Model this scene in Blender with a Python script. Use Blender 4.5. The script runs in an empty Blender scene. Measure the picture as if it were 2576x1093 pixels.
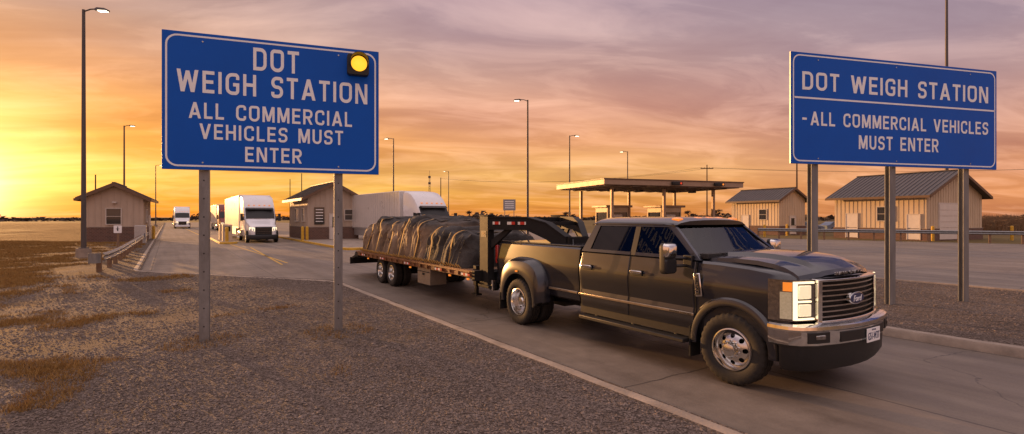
import bpy, bmesh, math, random
from mathutils import Vector, Matrix, noise
random.seed(7)
R=math.radians
scene=bpy.context.scene
COL=scene.collection
def lin(c):
    c/=255.0
    return c/12.92 if c<=.04045 else ((c+.055)/1.055)**2.4
def S(r,g,b): return (lin(r),lin(g),lin(b))
def W(s,t): return (-.55*s+.835*t, .835*s+.55*t)
AX=math.atan2(-.835,.55)      # heading of traffic (towards the viewer)
# ------------------------------------------------------------------ materials
def newmat(name):
    m=bpy.data.materials.new(name); m.use_nodes=True
    nt=m.node_tree; b=nt.nodes['Principled BSDF']
    return m,nt,b
def N(nt,t,**k):
    n=nt.nodes.new(t)
    for a,v in k.items(): setattr(n,a,v)
    return n
def mat(name,col,rough=.5,metal=0,var=.15,scale=6,bump=0,bscale=60,coat=0,emit=None,estr=0,stretch=(1,1,1),rvar=.1,spec=.5):
    m,nt,b=newmat(name)
    tc=N(nt,'ShaderNodeTexCoord'); mp=N(nt,'ShaderNodeMapping'); mp.inputs['Scale'].default_value=stretch
    nt.links.new(tc.outputs['Object'],mp.inputs[0])
    no=N(nt,'ShaderNodeTexNoise'); no.inputs['Scale'].default_value=scale; no.inputs['Detail'].default_value=6; no.inputs['Roughness'].default_value=.65
    nt.links.new(mp.outputs[0],no.inputs['Vector'])
    rp=N(nt,'ShaderNodeValToRGB')
    e=rp.color_ramp.elements; e[0].position=.3; e[1].position=.7
    e[0].color=tuple(max(0,c*(1-var)) for c in col)+(1,); e[1].color=tuple(min(1,c*(1+var)) for c in col)+(1,)
    nt.links.new(no.outputs['Fac'],rp.inputs[0]); nt.links.new(rp.outputs[0],b.inputs['Base Color'])
    mr=N(nt,'ShaderNodeMapRange'); mr.inputs[3].default_value=max(.02,rough-rvar); mr.inputs[4].default_value=min(1,rough+rvar)
    nt.links.new(no.outputs['Fac'],mr.inputs[0]); nt.links.new(mr.outputs[0],b.inputs['Roughness'])
    b.inputs['Metallic'].default_value=metal; b.inputs['Specular IOR Level'].default_value=spec
    b.inputs['Coat Weight'].default_value=coat; b.inputs['Coat Roughness'].default_value=.03
    if bump:
        n2=N(nt,'ShaderNodeTexNoise'); n2.inputs['Scale'].default_value=bscale; n2.inputs['Detail'].default_value=5
        nt.links.new(mp.outputs[0],n2.inputs['Vector'])
        bp=N(nt,'ShaderNodeBump'); bp.inputs['Strength'].default_value=bump; bp.inputs['Distance'].default_value=.02
        nt.links.new(n2.outputs['Fac'],bp.inputs['Height']); nt.links.new(bp.outputs[0],b.inputs['Normal'])
    if emit:
        b.inputs['Emission Color'].default_value=tuple(emit)+(1,); b.inputs['Emission Strength'].default_value=estr
    return m
def glassmat(name,tint,ior=1.5):
    m=bpy.data.materials.new(name); m.use_nodes=True; nt=m.node_tree; nt.nodes.clear()
    o=N(nt,'ShaderNodeOutputMaterial'); mx=N(nt,'ShaderNodeMixShader'); fr=N(nt,'ShaderNodeFresnel'); fr.inputs[0].default_value=ior
    tr=N(nt,'ShaderNodeBsdfTransparent'); tr.inputs[0].default_value=tuple(tint)+(1,)
    gl=N(nt,'ShaderNodeBsdfGlossy'); gl.inputs['Roughness'].default_value=.02
    nt.links.new(fr.outputs[0],mx.inputs[0]); nt.links.new(tr.outputs[0],mx.inputs[1]); nt.links.new(gl.outputs[0],mx.inputs[2]); nt.links.new(mx.outputs[0],o.inputs[0])
    return m
M={}
M['paint']=mat('truck_paint',(.010,.012,.020),.32,.2,.06,2,coat=1.0,rvar=.03)
M['trim']=mat('black_trim',(.014,.014,.015),.5,0,.2,20)
M['black']=mat('black_rubber',(.006,.006,.006),.8,0,.3,30)
M['tyre']=mat('tyre_rubber',(.022,.020,.018),.8,0,.35,12,bump=.2,bscale=120)
M['chrome']=mat('chrome',(.80,.79,.77),.09,1,.05,8,rvar=.04)
M['alloy']=mat('polished_alloy',(.68,.67,.65),.2,1,.1,12,rvar=.08)
M['glass']=glassmat('tinted_glass',(.17,.155,.14),1.6)
M['wglass']=glassmat('windshield_glass',(.42,.39,.35),1.6)
M['cabin']=mat('cabin_cloth',(.035,.032,.03),.8)
M['lens']=mat('headlamp_lens',(.8,.76,.66),.12,.3,.25,40,coat=1,emit=(1,.76,.44),estr=.8)
M['lens2']=mat('headlamp_corner_lens',(.5,.46,.38),.15,.5,.3,40,coat=1,emit=(1,.72,.40),estr=.22)
M['drl']=mat('running_light',(.9,.88,.8),.2,0,.05,10,emit=(1,.78,.44),estr=1.5)
M['hsg']=mat('lamp_reflector',(.34,.32,.30),.18,.9,.3,30)
M['amber']=mat('amber_lens',(.7,.22,.03),.25,0,.1,30,coat=1,emit=(1,.28,.03),estr=.7)
M['red']=mat('red_lens',(.38,.02,.015),.25,0,.1,30,coat=1)
M['redlit']=mat('red_signal_lit',(.38,.02,.015),.25,0,.1,30,emit=(1,.08,.02),estr=.6)
M['blue']=mat('emblem_blue',(.008,.03,.14),.25,.2,.1,20,coat=1)
M['champ']=mat('stripe_silver',(.40,.33,.25),.3,.8,.08,5)
M['galv']=mat('galvanised_steel',(.25,.25,.25),.5,.6,.25,7,bump=.1,stretch=(1,1,.3))
M['galvd']=mat('weathered_steel_post',(.24,.24,.24),.55,.4,.25,5,bump=.12,stretch=(1,1,.2))
M['pole']=mat('lamp_pole_steel',(.11,.10,.10),.55,.5,.2,3,stretch=(1,1,.2))
M['alum']=mat('aluminium_sheet',(.5,.5,.5),.45,.8,.1,5)
M['sblue']=mat('sign_blue',(.002,.068,.34),.5,0,.10,.9,rvar=.06,emit=(.001,.05,.27),estr=.22,spec=.22)  # faint glow added to brighten the sign face, which is no lamp
M['swhite']=mat('sign_white',(.78,.75,.75),.5,0,.05,6,emit=(.8,.70,.70),estr=.08)  # slight added glow lifts the white sheeting, not a light source
M['yellowlit']=mat('beacon_lens_lit',(.9,.5,.04),.3,0,.25,25,emit=(1,.45,.03),estr=1.5)
M['concrete_l']=mat('concrete_kerb',(.31,.25,.20),.85,0,.3,2.2,bump=.35,bscale=25)
M['yellow']=mat('yellow_paint',(.62,.36,.03),.6,0,.25,5,bump=.1)
M['white']=mat('white_vehicle_paint',(.78,.78,.80),.3,0,.04,1.5,coat=.6)
M['boxwhite']=mat('trailer_white',(.76,.73,.70),.3,.3,.06,.8,coat=.3)
M['siding']=mat('tan_metal_siding',(.50,.40,.31),.55,.1,.12,1.2,stretch=(1,1,.3))
M['siding2']=mat('beige_metal_siding',(.60,.48,.34),.55,.1,.12,1.2,stretch=(1,1,.3))
M['roof']=mat('standing_seam_roof',(.10,.09,.092),.6,.3,.18,1.5)
M['fascia']=mat('brown_fascia',(.15,.085,.05),.5,0,.2,3)
M['canopy']=mat('canopy_fascia',(.36,.25,.17),.5,.2,.12,1.5)
M['doorw']=mat('white_door',(.72,.66,.60),.45,0,.06,2)
M['frame']=mat('window_frame',(.60,.54,.48),.5,0,.1,4)
M['pane']=mat('dark_window_pane',(.03,.032,.035),.06,0,.2,1,coat=1,rvar=.02)
M['wood']=mat('deck_timber',(.22,.12,.06),.75,0,.35,4,bump=.3,stretch=(.4,6,4))
M['steelblk']=mat('black_painted_steel',(.013,.012,.012),.6,.0,.3,8,bump=.05,spec=.3)
M['rail']=mat('warm_brown_side_rail',(.22,.10,.045),.6,.2,.5,5,bump=.2)  # uneven warm brown for the trailer side rails
M['toolbox']=mat('dull_aluminium_box',(.36,.30,.24),.4,.5,.15,6)
M['polewood']=mat('pole_timber',(.08,.05,.035),.85,0,.3,5)
M['lampon']=mat('lamp_lens_lit',(.9,.85,.75),.3,0,.05,5,emit=(1,.82,.55),estr=6)
M['strap']=mat('webbing_strap',(.42,.24,.05),.7)
M['pwood']=mat('guardrail_timber_post',(.24,.15,.09),.85,0,.3,5,bump=.2)
M['dred']=mat('dull_red_paint',(.20,.04,.03),.45,0,.15,3)
M['dblue']=mat('blue_car_paint',(.05,.09,.16),.3,.2,.1,3,coat=.8)
M['greysign']=mat('grey_sign_sheet',(.28,.29,.31),.5,.1,.1,3)
def brickmat():
    m,nt,b=newmat('brick_wainscot')
    tc=N(nt,'ShaderNodeTexCoord')
    sx=N(nt,'ShaderNodeSeparateXYZ'); cb=N(nt,'ShaderNodeCombineXYZ'); ad=N(nt,'ShaderNodeMath',operation='ADD')
    nt.links.new(tc.outputs['Object'],sx.inputs[0]); nt.links.new(sx.outputs[0],ad.inputs[0]); nt.links.new(sx.outputs[1],ad.inputs[1])
    nt.links.new(ad.outputs[0],cb.inputs[0]); nt.links.new(sx.outputs[2],cb.inputs[1])
    br=N(nt,'ShaderNodeTexBrick'); br.inputs['Scale'].default_value=2.2
    br.inputs['Color1'].default_value=(.17,.085,.06,1); br.inputs['Color2'].default_value=(.11,.06,.045,1); br.inputs['Mortar'].default_value=(.22,.17,.14,1)
    nt.links.new(cb.outputs[0],br.inputs[0]); nt.links.new(br.outputs[0],b.inputs['Base Color']); b.inputs['Roughness'].default_value=.85
    return m
M['brick']=brickmat()
def reflstrip():
    m,nt,b=newmat('red_white_reflector')
    tc=N(nt,'ShaderNodeTexCoord'); sx=N(nt,'ShaderNodeSeparateXYZ'); nt.links.new(tc.outputs['Object'],sx.inputs[0])
    mu=N(nt,'ShaderNodeMath',operation='MULTIPLY'); mu.inputs[1].default_value=5; fr=N(nt,'ShaderNodeMath',operation='FRACT'); gt=N(nt,'ShaderNodeMath',operation='GREATER_THAN'); gt.inputs[1].default_value=.5
    nt.links.new(sx.outputs[0],mu.inputs[0]); nt.links.new(mu.outputs[0],fr.inputs[0]); nt.links.new(fr.outputs[0],gt.inputs[0])
    mx=N(nt,'ShaderNodeMixRGB'); mx.inputs[1].default_value=(.6,.03,.02,1); mx.inputs[2].default_value=(.85,.8,.75,1); nt.links.new(gt.outputs[0],mx.inputs[0]); nt.links.new(mx.outputs[0],b.inputs['Base Color']); b.inputs['Roughness'].default_value=.35
    return m
M['refl']=reflstrip()
def dotn(nt,src,vec):
    d=N(nt,'ShaderNodeVectorMath',operation='DOT_PRODUCT'); d.inputs[1].default_value=vec; nt.links.new(src,d.inputs[0]); return d.outputs['Value']
def mth(nt,op,a,b=None,c=None,clamp=False):
    n=N(nt,'ShaderNodeMath',operation=op); n.use_clamp=clamp
    for i,v in enumerate((a,b,c)):
        if v is None: continue
        if isinstance(v,(int,float)): n.inputs[i].default_value=v
        else: nt.links.new(v,n.inputs[i])
    return n.outputs[0]
def noi(nt,src,scale,detail=6,rough=.6):
    n=N(nt,'ShaderNodeTexNoise'); n.inputs['Scale'].default_value=scale; n.inputs['Detail'].default_value=detail; n.inputs['Roughness'].default_value=rough
    nt.links.new(src,n.inputs['Vector']); return n.outputs['Fac']
def ramp(nt,fac,els):
    r=N(nt,'ShaderNodeValToRGB'); e=r.color_ramp.elements
    e[0].position=els[0][0]; e[0].color=tuple(els[0][1])+(1,)
    e[1].position=els[1][0]; e[1].color=tuple(els[1][1])+(1,)
    for p,c in els[2:]:
        q=e.new(p); q.color=tuple(c)+(1,)
    nt.links.new(fac,r.inputs[0]); return r.outputs[0]
def mixc(nt,f,a,b,mode='MIX'):
    n=N(nt,'ShaderNodeMixRGB',blend_type=mode)
    for i,v in enumerate((f,a,b)):
        if isinstance(v,(int,float)): n.inputs[i].default_value=v
        elif isinstance(v,tuple): n.inputs[i].default_value=v+(1,)
        else: nt.links.new(v,n.inputs[i])
    return n.outputs[0]
def smap(nt,v,a,b):
    f=N(nt,'ShaderNodeMapRange',interpolation_type='SMOOTHSTEP'); f.inputs[1].default_value=a; f.inputs[2].default_value=b; nt.links.new(v,f.inputs[0]); return f.outputs[0]
def pavemat():
    m,nt,b=newmat('concrete_pavement')
    g=N(nt,'ShaderNodeNewGeometry').outputs['Position']
    s=dotn(nt,g,(-.55,.835,0)); t=dotn(nt,g,(.835,.55,0))
    n1=noi(nt,g,.35,8,.6); n2=noi(nt,g,2.2,8,.7); n3=noi(nt,g,40,4,.7)
    c=ramp(nt,n1,[(.3,(.20,.16,.13)),(.7,(.33,.27,.215))])
    c=mixc(nt,.55,c,ramp(nt,n2,[(.3,(.5,.5,.5)),(.75,(1,1,1))]),'MULTIPLY')
    c=mixc(nt,.5,c,ramp(nt,n3,[(.3,(.6,.6,.6)),(.7,(1,1,1))]),'MULTIPLY')
    cb=N(nt,'ShaderNodeCombineXYZ'); nt.links.new(mth(nt,'MULTIPLY',s,.05),cb.inputs[0]); nt.links.new(mth(nt,'MULTIPLY',t,1.1),cb.inputs[1])
    n4=noi(nt,cb.outputs[0],1.3,5,.6); c=mixc(nt,.8,c,ramp(nt,n4,[(.35,(.58,.56,.54)),(.6,(1,1,1))]),'MULTIPLY')
    n5=noi(nt,g,7,4,.7); c=mixc(nt,mth(nt,'MULTIPLY',smap(nt,n5,.70,.74),.6),c,(.05,.04,.035))
    w=mth(nt,'MULTIPLY',mth(nt,'SUBTRACT',noi(nt,g,1.5,3),.5),.04)
    js=mth(nt,'ABSOLUTE',mth(nt,'SUBTRACT',mth(nt,'FRACT',mth(nt,'ADD',mth(nt,'DIVIDE',s,4.6),w)),.5))
    jt=mth(nt,'ABSOLUTE',mth(nt,'SUBTRACT',mth(nt,'FRACT',mth(nt,'DIVIDE',mth(nt,'ADD',t,.55),3.7)),.5))
    j=mth(nt,'MAXIMUM',mth(nt,'GREATER_THAN',js,.4965),mth(nt,'GREATER_THAN',jt,.4962))
    c=mixc(nt,mth(nt,'MULTIPLY',j,.75),c,(.03,.026,.024))
    v=N(nt,'ShaderNodeTexVoronoi',feature='DISTANCE_TO_EDGE'); v.inputs['Scale'].default_value=.16
    vv=N(nt,'ShaderNodeVectorMath',operation='ADD'); nv=N(nt,'ShaderNodeTexNoise'); nv.inputs['Scale'].default_value=.9; nv.inputs['Detail'].default_value=6
    nt.links.new(g,nv.inputs['Vector']); sc=N(nt,'ShaderNodeVectorMath',operation='SCALE'); sc.inputs['Scale'].default_value=1.6; nt.links.new(nv.outputs['Color'],sc.inputs[0])
    nt.links.new(g,vv.inputs[0]); nt.links.new(sc.outputs[0],vv.inputs[1]); nt.links.new(vv.outputs[0],v.inputs['Vector'])
    ck=mth(nt,'LESS_THAN',v.outputs['Distance'],.0022); c=mixc(nt,mth(nt,'MULTIPLY',ck,.6),c,(.04,.034,.03))
    nt.links.new(c,b.inputs['Base Color'])
    nt.links.new(ramp(nt,n2,[(.3,(.45,.45,.45)),(.7,(.75,.75,.75))]),b.inputs['Roughness'])
    bp=N(nt,'ShaderNodeBump'); bp.inputs['Strength'].default_value=.35; bp.inputs['Distance'].default_value=.01; nt.links.new(mth(nt,'SUBTRACT',n3,j),bp.inputs['Height']); nt.links.new(bp.outputs[0],b.inputs['Normal'])
    return m
M['pave']=pavemat()
def gravelmat(grass=True):
    m,nt,b=newmat('gravel_and_dry_grass' if grass else 'gravel')
    g=N(nt,'ShaderNodeNewGeometry').outputs['Position']
    t=dotn(nt,g,(.835,.55,0))
    v=N(nt,'ShaderNodeTexVoronoi'); v.inputs['Scale'].default_value=36; nt.links.new(g,v.inputs['Vector'])
    hs=N(nt,'ShaderNodeSeparateColor'); nt.links.new(v.outputs['Color'],hs.inputs[0])
    c=ramp(nt,hs.outputs[0],[(0,(.085,.066,.056)),(1,(.31,.245,.205)),(.5,(.165,.13,.108))])
    big=noi(nt,g,.5,6,.6)
    c=mixc(nt,.85,c,ramp(nt,big,[(.3,(.5,.47,.44)),(.7,(1,1,1))]),'MULTIPLY')
    fine=noi(nt,g,30,5,.7)
    dirt=smap(nt,noi(nt,g,.9,7,.7),.50,.64)
    c=mixc(nt,mth(nt,'MULTIPLY',dirt,.7),c,ramp(nt,fine,[(.3,(.08,.057,.043)),(.7,(.18,.135,.10))]))
    if grass:
        f=mth(nt,'ADD',mth(nt,'MULTIPLY',mth(nt,'SUBTRACT',-1.8,t),.20),mth(nt,'MULTIPLY',mth(nt,'SUBTRACT',noi(nt,g,.7,7,.65),.48),2.6),clamp=True)
        gr=ramp(nt,noi(nt,g,6,6,.7),[(.3,(.13,.078,.03)),(.7,(.31,.18,.062)),(.5,(.21,.125,.045))])
        c=mixc(nt,f,c,gr)
    nt.links.new(c,b.inputs['Base Color']); b.inputs['Roughness'].default_value=.95; b.inputs['Specular IOR Level'].default_value=.2
    bp=N(nt,'ShaderNodeBump'); bp.inputs['Strength'].default_value=.9; bp.inputs['Distance'].default_value=.03
    nt.links.new(mth(nt,'ADD',mth(nt,'MULTIPLY',v.outputs['Distance'],-1.0),fine),bp.inputs['Height']); nt.links.new(bp.outputs[0],b.inputs['Normal'])
    return m
M['gravel']=gravelmat(True); M['gravel2']=gravelmat(False)
def fieldmat():
    m,nt,b=newmat('dry_field')
    g=N(nt,'ShaderNodeNewGeometry').outputs['Position']
    c=ramp(nt,noi(nt,g,.02,8,.6),[(.3,(.11,.07,.03)),(.7,(.22,.14,.055)),(.5,(.15,.11,.04))])
    c=mixc(nt,.6,c,ramp(nt,noi(nt,g,1.5,6,.7),[(.3,(.5,.5,.5)),(.7,(1,1,1))]),'MULTIPLY')
    nt.links.new(c,b.inputs['Base Color']); b.inputs['Roughness'].default_value=.95; b.inputs['Specular IOR Level'].default_value=.2
    return m
M['field']=fieldmat()
M['stone']=mat('loose_stone',(.19,.15,.128),.9,0,.6,31,spec=.3)
M['straw']=mat('dry_grass_blade',(.30,.175,.055),.9,0,.4,9,spec=.2)
M['tree']=mat('distant_foliage',(.05,.032,.022),.95,0,.4,.05)
M['corn']=mat('dry_crop',(.18,.11,.055),.9,0,.4,2)
def tarpmat():
    m,nt,b=newmat('dark_tarpaulin_sunlit_sides')
    tc=N(nt,'ShaderNodeTexCoord').outputs['Object']
    x=dotn(nt,tc,(1,0,0))
    c1=ramp(nt,noi(nt,tc,1.6,7,.65),[(.3,(.11,.078,.056)),(.7,(.32,.225,.15))])  # tan puts low sunlight on the sides into the tarp colour
    c2=ramp(nt,noi(nt,tc,1.6,7,.65),[(.3,(.028,.026,.026)),(.7,(.075,.066,.060))])
    c=mixc(nt,smap(nt,x,1.3,1.7),c1,c2)
    z=dotn(nt,tc,(0,0,1)); c=mixc(nt,smap(nt,mth(nt,'ADD',z,mth(nt,'MULTIPLY',noi(nt,tc,1.2,3,.5),.4)),1.02,1.28),c,c2)  # top stays dark, so only the sides carry the painted sunlight
    nt.links.new(c,b.inputs['Base Color']); b.inputs['Roughness'].default_value=.72; b.inputs['Specular IOR Level'].default_value=.3
    bp=N(nt,'ShaderNodeBump'); bp.inputs['Strength'].default_value=.8; bp.inputs['Distance'].default_value=.05
    nt.links.new(noi(nt,tc,6,6,.6),bp.inputs['Height']); nt.links.new(bp.outputs[0],b.inputs['Normal'])
    return m
M['tarp']=tarpmat()
# ------------------------------------------------------------------ mesh builder
class MB:
    def __init__(s,off=(0,0,0)): s.v=[];s.f=[];s.m=[];s.off=Vector(off)
    def add(s,vs,fs,m=0):
        o=len(s.v); s.v+=[tuple(Vector(v)+s.off) for v in vs]; s.f+=[tuple(i+o for i in f) for f in fs]; s.m+=[m]*len(fs); return s
    def hexa(s,p,m=0):
        return s.add(p,[(0,3,2,1),(4,5,6,7),(0,1,5,4),(1,2,6,5),(2,3,7,6),(3,0,4,7)],m)
    def box(s,c,d,m=0,rz=0,ry=0,rx=0):
        mt=Matrix.Rotation(rz,3,'Z')@Matrix.Rotation(ry,3,'Y')@Matrix.Rotation(rx,3,'X')
        x,y,z=d[0]/2,d[1]/2,d[2]/2
        p=[(-x,-y,-z),(x,-y,-z),(x,y,-z),(-x,y,-z),(-x,-y,z),(x,-y,z),(x,y,z),(-x,y,z)]
        return s.hexa([Vector(c)+mt@Vector(q) for q in p],m)
    def b2(s,a,b,m=0):
        return s.box([(a[i]+b[i])/2 for i in range(3)],[abs(b[i]-a[i]) for i in range(3)],m)
    def cyl(s,p0,p1,r0,r1=None,n=12,m=0,cap=True):
        if r1 is None: r1=r0
        p0=Vector(p0);p1=Vector(p1);d=(p1-p0).normalized()
        a=d.orthogonal().normalized(); b=d.cross(a)
        vs=[];
        for p,r in ((p0,r0),(p1,r1)):
            for i in range(n):
                q=2*math.pi*i/n; vs.append(p+a*math.cos(q)*r+b*math.sin(q)*r)
        fs=[(i,(i+1)%n,n+(i+1)%n,n+i) for i in range(n)]
        if cap: fs+=[tuple(range(n))[::-1],tuple(range(n,2*n))]
        return s.add(vs,fs,m)
    def tube(s,pts,r,n=8,m=0):
        for a,b in zip(pts[:-1],pts[1:]): s.cyl(a,b,r,r,n,m)
        return s
    def rings(s,rings,m=0,cap=True,closed=True):
        n=len(rings[0]); vs=[p for r in rings for p in r]; fs=[]
        for i in range(len(rings)-1):
            for j in range(n if closed else n-1):
                k=(j+1)%n; fs.append((i*n+j,i*n+k,(i+1)*n+k,(i+1)*n+j))
        if cap and closed: fs+=[tuple(range(n))[::-1],tuple(range((len(rings)-1)*n,len(rings)*n))]
        return s.add(vs,fs,m)
    def lathe(s,prof,c=(0,0,0),n=32,m=0,fn=None):
        rr=[]
        for i in range(n):
            a=2*math.pi*i/n
            ring=[]
            for j,(r,y) in enumerate(prof):
                if fn: r=fn(i,j,r)
                ring.append((c[0]+r*math.cos(a),c[1]+y,c[2]+r*math.sin(a)))
            rr.append(ring)
        k=len(prof); vs=[p for r in rr for p in r]; fs=[]
        for i in range(n):
            i2=(i+1)%n
            for j in range(k):
                j2=(j+1)%k; fs.append((i*k+j,i*k+j2,i2*k+j2,i2*k+j))
        return s.add(vs,fs,m)
    def prism(s,poly,fn,d0,d1,m=0):
        n=len(poly); vs=[fn(u,v,d0) for u,v in poly]+[fn(u,v,d1) for u,v in poly]
        return s.add(vs,[tuple(range(n)),tuple(range(n,2*n))[::-1]]+[(i,n+i,n+(i+1)%n,(i+1)%n) for i in range(n)],m)
    def sweep(s,path,prof,m=0,closed=False,z0=0):
        n=len(path); rings=[]
        for i,p in enumerate(path):
            p=Vector(p)
            a=Vector(path[i-1]) if (i>0 or closed) else None
            b=Vector(path[(i+1)%n]) if (i<n-1 or closed) else None
            d1=(p-a).normalized() if a is not None else None; d2=(b-p).normalized() if b is not None else None
            if d1 is None: d1=d2
            if d2 is None: d2=d1
            n1=Vector((d1.y,-d1.x)); n2=Vector((d2.y,-d2.x)); nn=(n1+n2)
            nn=nn.normalized() if nn.length>1e-6 else n1
            k=1/max(.35,nn.dot(n1))
            rings.append([(p.x+nn.x*o*k,p.y+nn.y*o*k,z+z0) for o,z in prof])
        if closed: rings.append(rings[0])
        return s.rings(rings,m,cap=not closed)
    def mesh(s,name,mats,smooth=35):
        me=bpy.data.meshes.new(name); me.from_pydata(s.v,[],s.f)
        for mm in (mats if isinstance(mats,(list,tuple)) else [mats]): me.materials.append(M[mm] if isinstance(mm,str) else mm)
        me.polygons.foreach_set('material_index',s.m)
        bm=bmesh.new(); bm.from_mesh(me); bmesh.ops.remove_doubles(bm,verts=bm.verts,dist=1e-5); bmesh.ops.recalc_face_normals(bm,faces=bm.faces); bm.to_mesh(me); bm.free()
        if smooth:
            me.shade_smooth(); me.set_sharp_from_angle(angle=R(smooth))
        return me
    def obj(s,name,mats,parent=None,smooth=35,bevel=0,seg=2):
        me=s.mesh(name,mats,smooth)
        o=bpy.data.objects.new(name,me); COL.objects.link(o)
        if parent: o.parent=parent
        if bevel:
            b=o.modifiers.new('bevel','BEVEL'); b.width=bevel; b.segments=seg; b.limit_method='ANGLE'; b.angle_limit=R(30)
        return o
def fast(name,vs,fs,mt):
    me=bpy.data.meshes.new(name); me.from_pydata(vs,[],fs); me.materials.append(M[mt]); o=bpy.data.objects.new(name,me); COL.objects.link(o); return o
def tag(o,label,cat,group=None,kind=None):
    o['label']=label; o['category']=cat
    if group: o['group']=group
    if kind: o['kind']=kind
    return o
def thing(name,label,cat,loc=(0,0,0),yaw=0,group=None,kind=None):
    o=bpy.data.objects.new(name,None); COL.objects.link(o); o.location=loc; o.rotation_euler=(0,0,yaw); o.empty_display_size=.3
    return tag(o,label,cat,group,kind)
def empty(name,parent,loc=(0,0,0),yaw=0):
    o=bpy.data.objects.new(name,None); COL.objects.link(o); o.parent=parent; o.location=loc; o.rotation_euler=(0,0,yaw); return o
def clone(root,loc,yaw,label=None,scale=None):
    def rec(o,par):
        c=o.copy(); COL.objects.link(c); c.parent=par
        for ch in [x for x in kids.get(o.name,[])]: rec(ch,c)
        return c
    kids={}
    for x in bpy.data.objects:
        if x.parent: kids.setdefault(x.parent.name,[]).append(x)
    c=rec(root,None); c.location=loc; c.rotation_euler=(0,0,yaw)
    if label: c['label']=label
    if scale: c.scale=scale
    return c
def boolcut(o,cutters):
    for c in cutters:
        md=o.modifiers.new('b','BOOLEAN'); md.operation='DIFFERENCE'; md.solver='EXACT'; md.object=c
    bpy.context.view_layer.update(); dg=bpy.context.evaluated_depsgraph_get()
    me=bpy.data.meshes.new_from_object(o.evaluated_get(dg)); o.modifiers.clear(); o.data=me
    me.shade_smooth(); me.set_sharp_from_angle(angle=R(30))
    for c in cutters: bpy.data.objects.remove(c)
def textmesh(txt,w,h,depth=.004,bold=.0,shear=0):
    cu=bpy.data.curves.new('t','FONT'); cu.body=txt; cu.size=1; cu.extrude=.02; cu.offset=bold; cu.shear=shear; cu.resolution_u=4
    o=bpy.data.objects.new('t',cu); COL.objects.link(o); bpy.context.view_layer.update(); dg=bpy.context.evaluated_depsgraph_get()
    me=bpy.data.meshes.new_from_object(o.evaluated_get(dg)); bpy.data.objects.remove(o)
    xs=[v.co.x for v in me.vertices]; ys=[v.co.y for v in me.vertices]; x0,x1,y0,y1=min(xs),max(xs),min(ys),max(ys)
    for v in me.vertices: v.co=((v.co.x-(x0+x1)/2)/(x1-x0)*w,(v.co.y-(y0+y1)/2)/(y1-y0)*h,v.co.z/.02*depth/2)
    return me
def text(name,txt,w,h,mt,parent,mtx,depth=.004,bold=.0,shear=0):
    me=textmesh(txt,w,h,depth,bold,shear); me.materials.clear(); me.materials.append(M[mt]); me.name=name
    o=bpy.data.objects.new(name,me); COL.objects.link(o); o.parent=parent; o.matrix_local=mtx; return o
# highway stroke lettering
TH=.155; HH=TH/2
def rp(pts,r,n=6):
    out=[pts[0]]
    for a,b,c in zip(pts[:-2],pts[1:-1],pts[2:]):
        a=Vector(a);b=Vector(b);c=Vector(c); d1=(a-b);d2=(c-b); rr=min(r,d1.length*.5,d2.length*.5); p0=b+d1.normalized()*rr; p2=b+d2.normalized()*rr
        cc=p0+p2-b
        for i in range(n+1):
            q=math.pi/2*i/n
            out.append(tuple(cc+(p0-cc)*math.cos(q)+(p2-cc)*math.sin(q)))
    out.append(pts[-1]); return out
def glyph(ch):
    h=HH;T=TH;r=.24
    V=lambda x:('P',[(x,0),(x,1)])
    if ch=='I': return T,[V(h)]
    if ch=='L': return .52,[V(h),('P',[(T,h),(.52,h)])]
    if ch=='E': return .56,[V(h),('P',[(T,h),(.56,h)]),('P',[(T,.51),(.51,.51)]),('P',[(T,1-h),(.56,1-h)])]
    if ch=='T': return .58,[('P',[(0,1-h),(.58,1-h)]),('P',[(.29,0),(.29,1-T)])]
    if ch=='H': return .64,[V(h),V(.64-h),('P',[(T,.51),(.64-T,.51)])]
    if ch=='N': return .68,[V(h),V(.68-h),('D',(T*.75,1),(.68-T*.75,0))]
    if ch=='M': return .80,[V(h),V(.80-h),('D',(T*.75,1),(.40,.06)),('D',(.80-T*.75,1),(.40,.06))]
    if ch=='V': return .72,[('D',(h*1.1,1),(.36,0)),('D',(.72-h*1.1,1),(.36,0))]
    if ch=='W': return 1.0,[('D',(h*1.1,1),(.27,0)),('D',(.5,.95),(.27,0)),('D',(.5,.95),(.73,0)),('D',(1-h*1.1,1),(.73,0))]
    if ch=='A': return .74,[('D',(.37,1),(h*1.1,0)),('D',(.37,1),(.74-h*1.1,0)),('P',[(.20,.28),(.54,.28)])]
    if ch=='O':
        w=.68; return w,[('P',rp([(w/2,1-h),(w-h,1-h),(w-h,h),(h,h),(h,1-h),(w/2,1-h)],r))]
    if ch=='D':
        w=.66; return w,[V(h),('P',rp([(T,1-h),(w-h,1-h),(w-h,h),(T,h)],r))]
    if ch=='C':
        w=.64; return w,[('P',rp([(w-h,.69),(w-h,1-h),(h,1-h),(h,h),(w-h,h),(w-h,.31)],r))]
    if ch=='G':
        w=.66; return w,[('P',rp([(w-h,.70),(w-h,1-h),(h,1-h),(h,h),(w-h,h),(w-h,.34)],r)),('P',[(w-h,.30),(w-h,.47)]),('P',[(.36,.47),(w,.47)])]
    if ch=='S':
        w=.60; return w,[('P',rp([(w-h,.72),(w-h,1-h),(h,1-h),(h,.51),(w-h,.51),(w-h,h),(h,h),(h,.28)],.2))]
    if ch=='R':
        w=.64; return w,[V(h),('P',rp([(T,1-h),(w-h,1-h),(w-h,.47),(T,.47)],.2)),('D',(.34,.42),(w-h,0))]
    if ch=='U':
        w=.64; return w,[('P',rp([(h,1),(h,h),(w-h,h),(w-h,1)],r))]
    if ch=='-': return .36,[('P',[(0,.45),(.36,.45)])]
    return .45,[]
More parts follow.
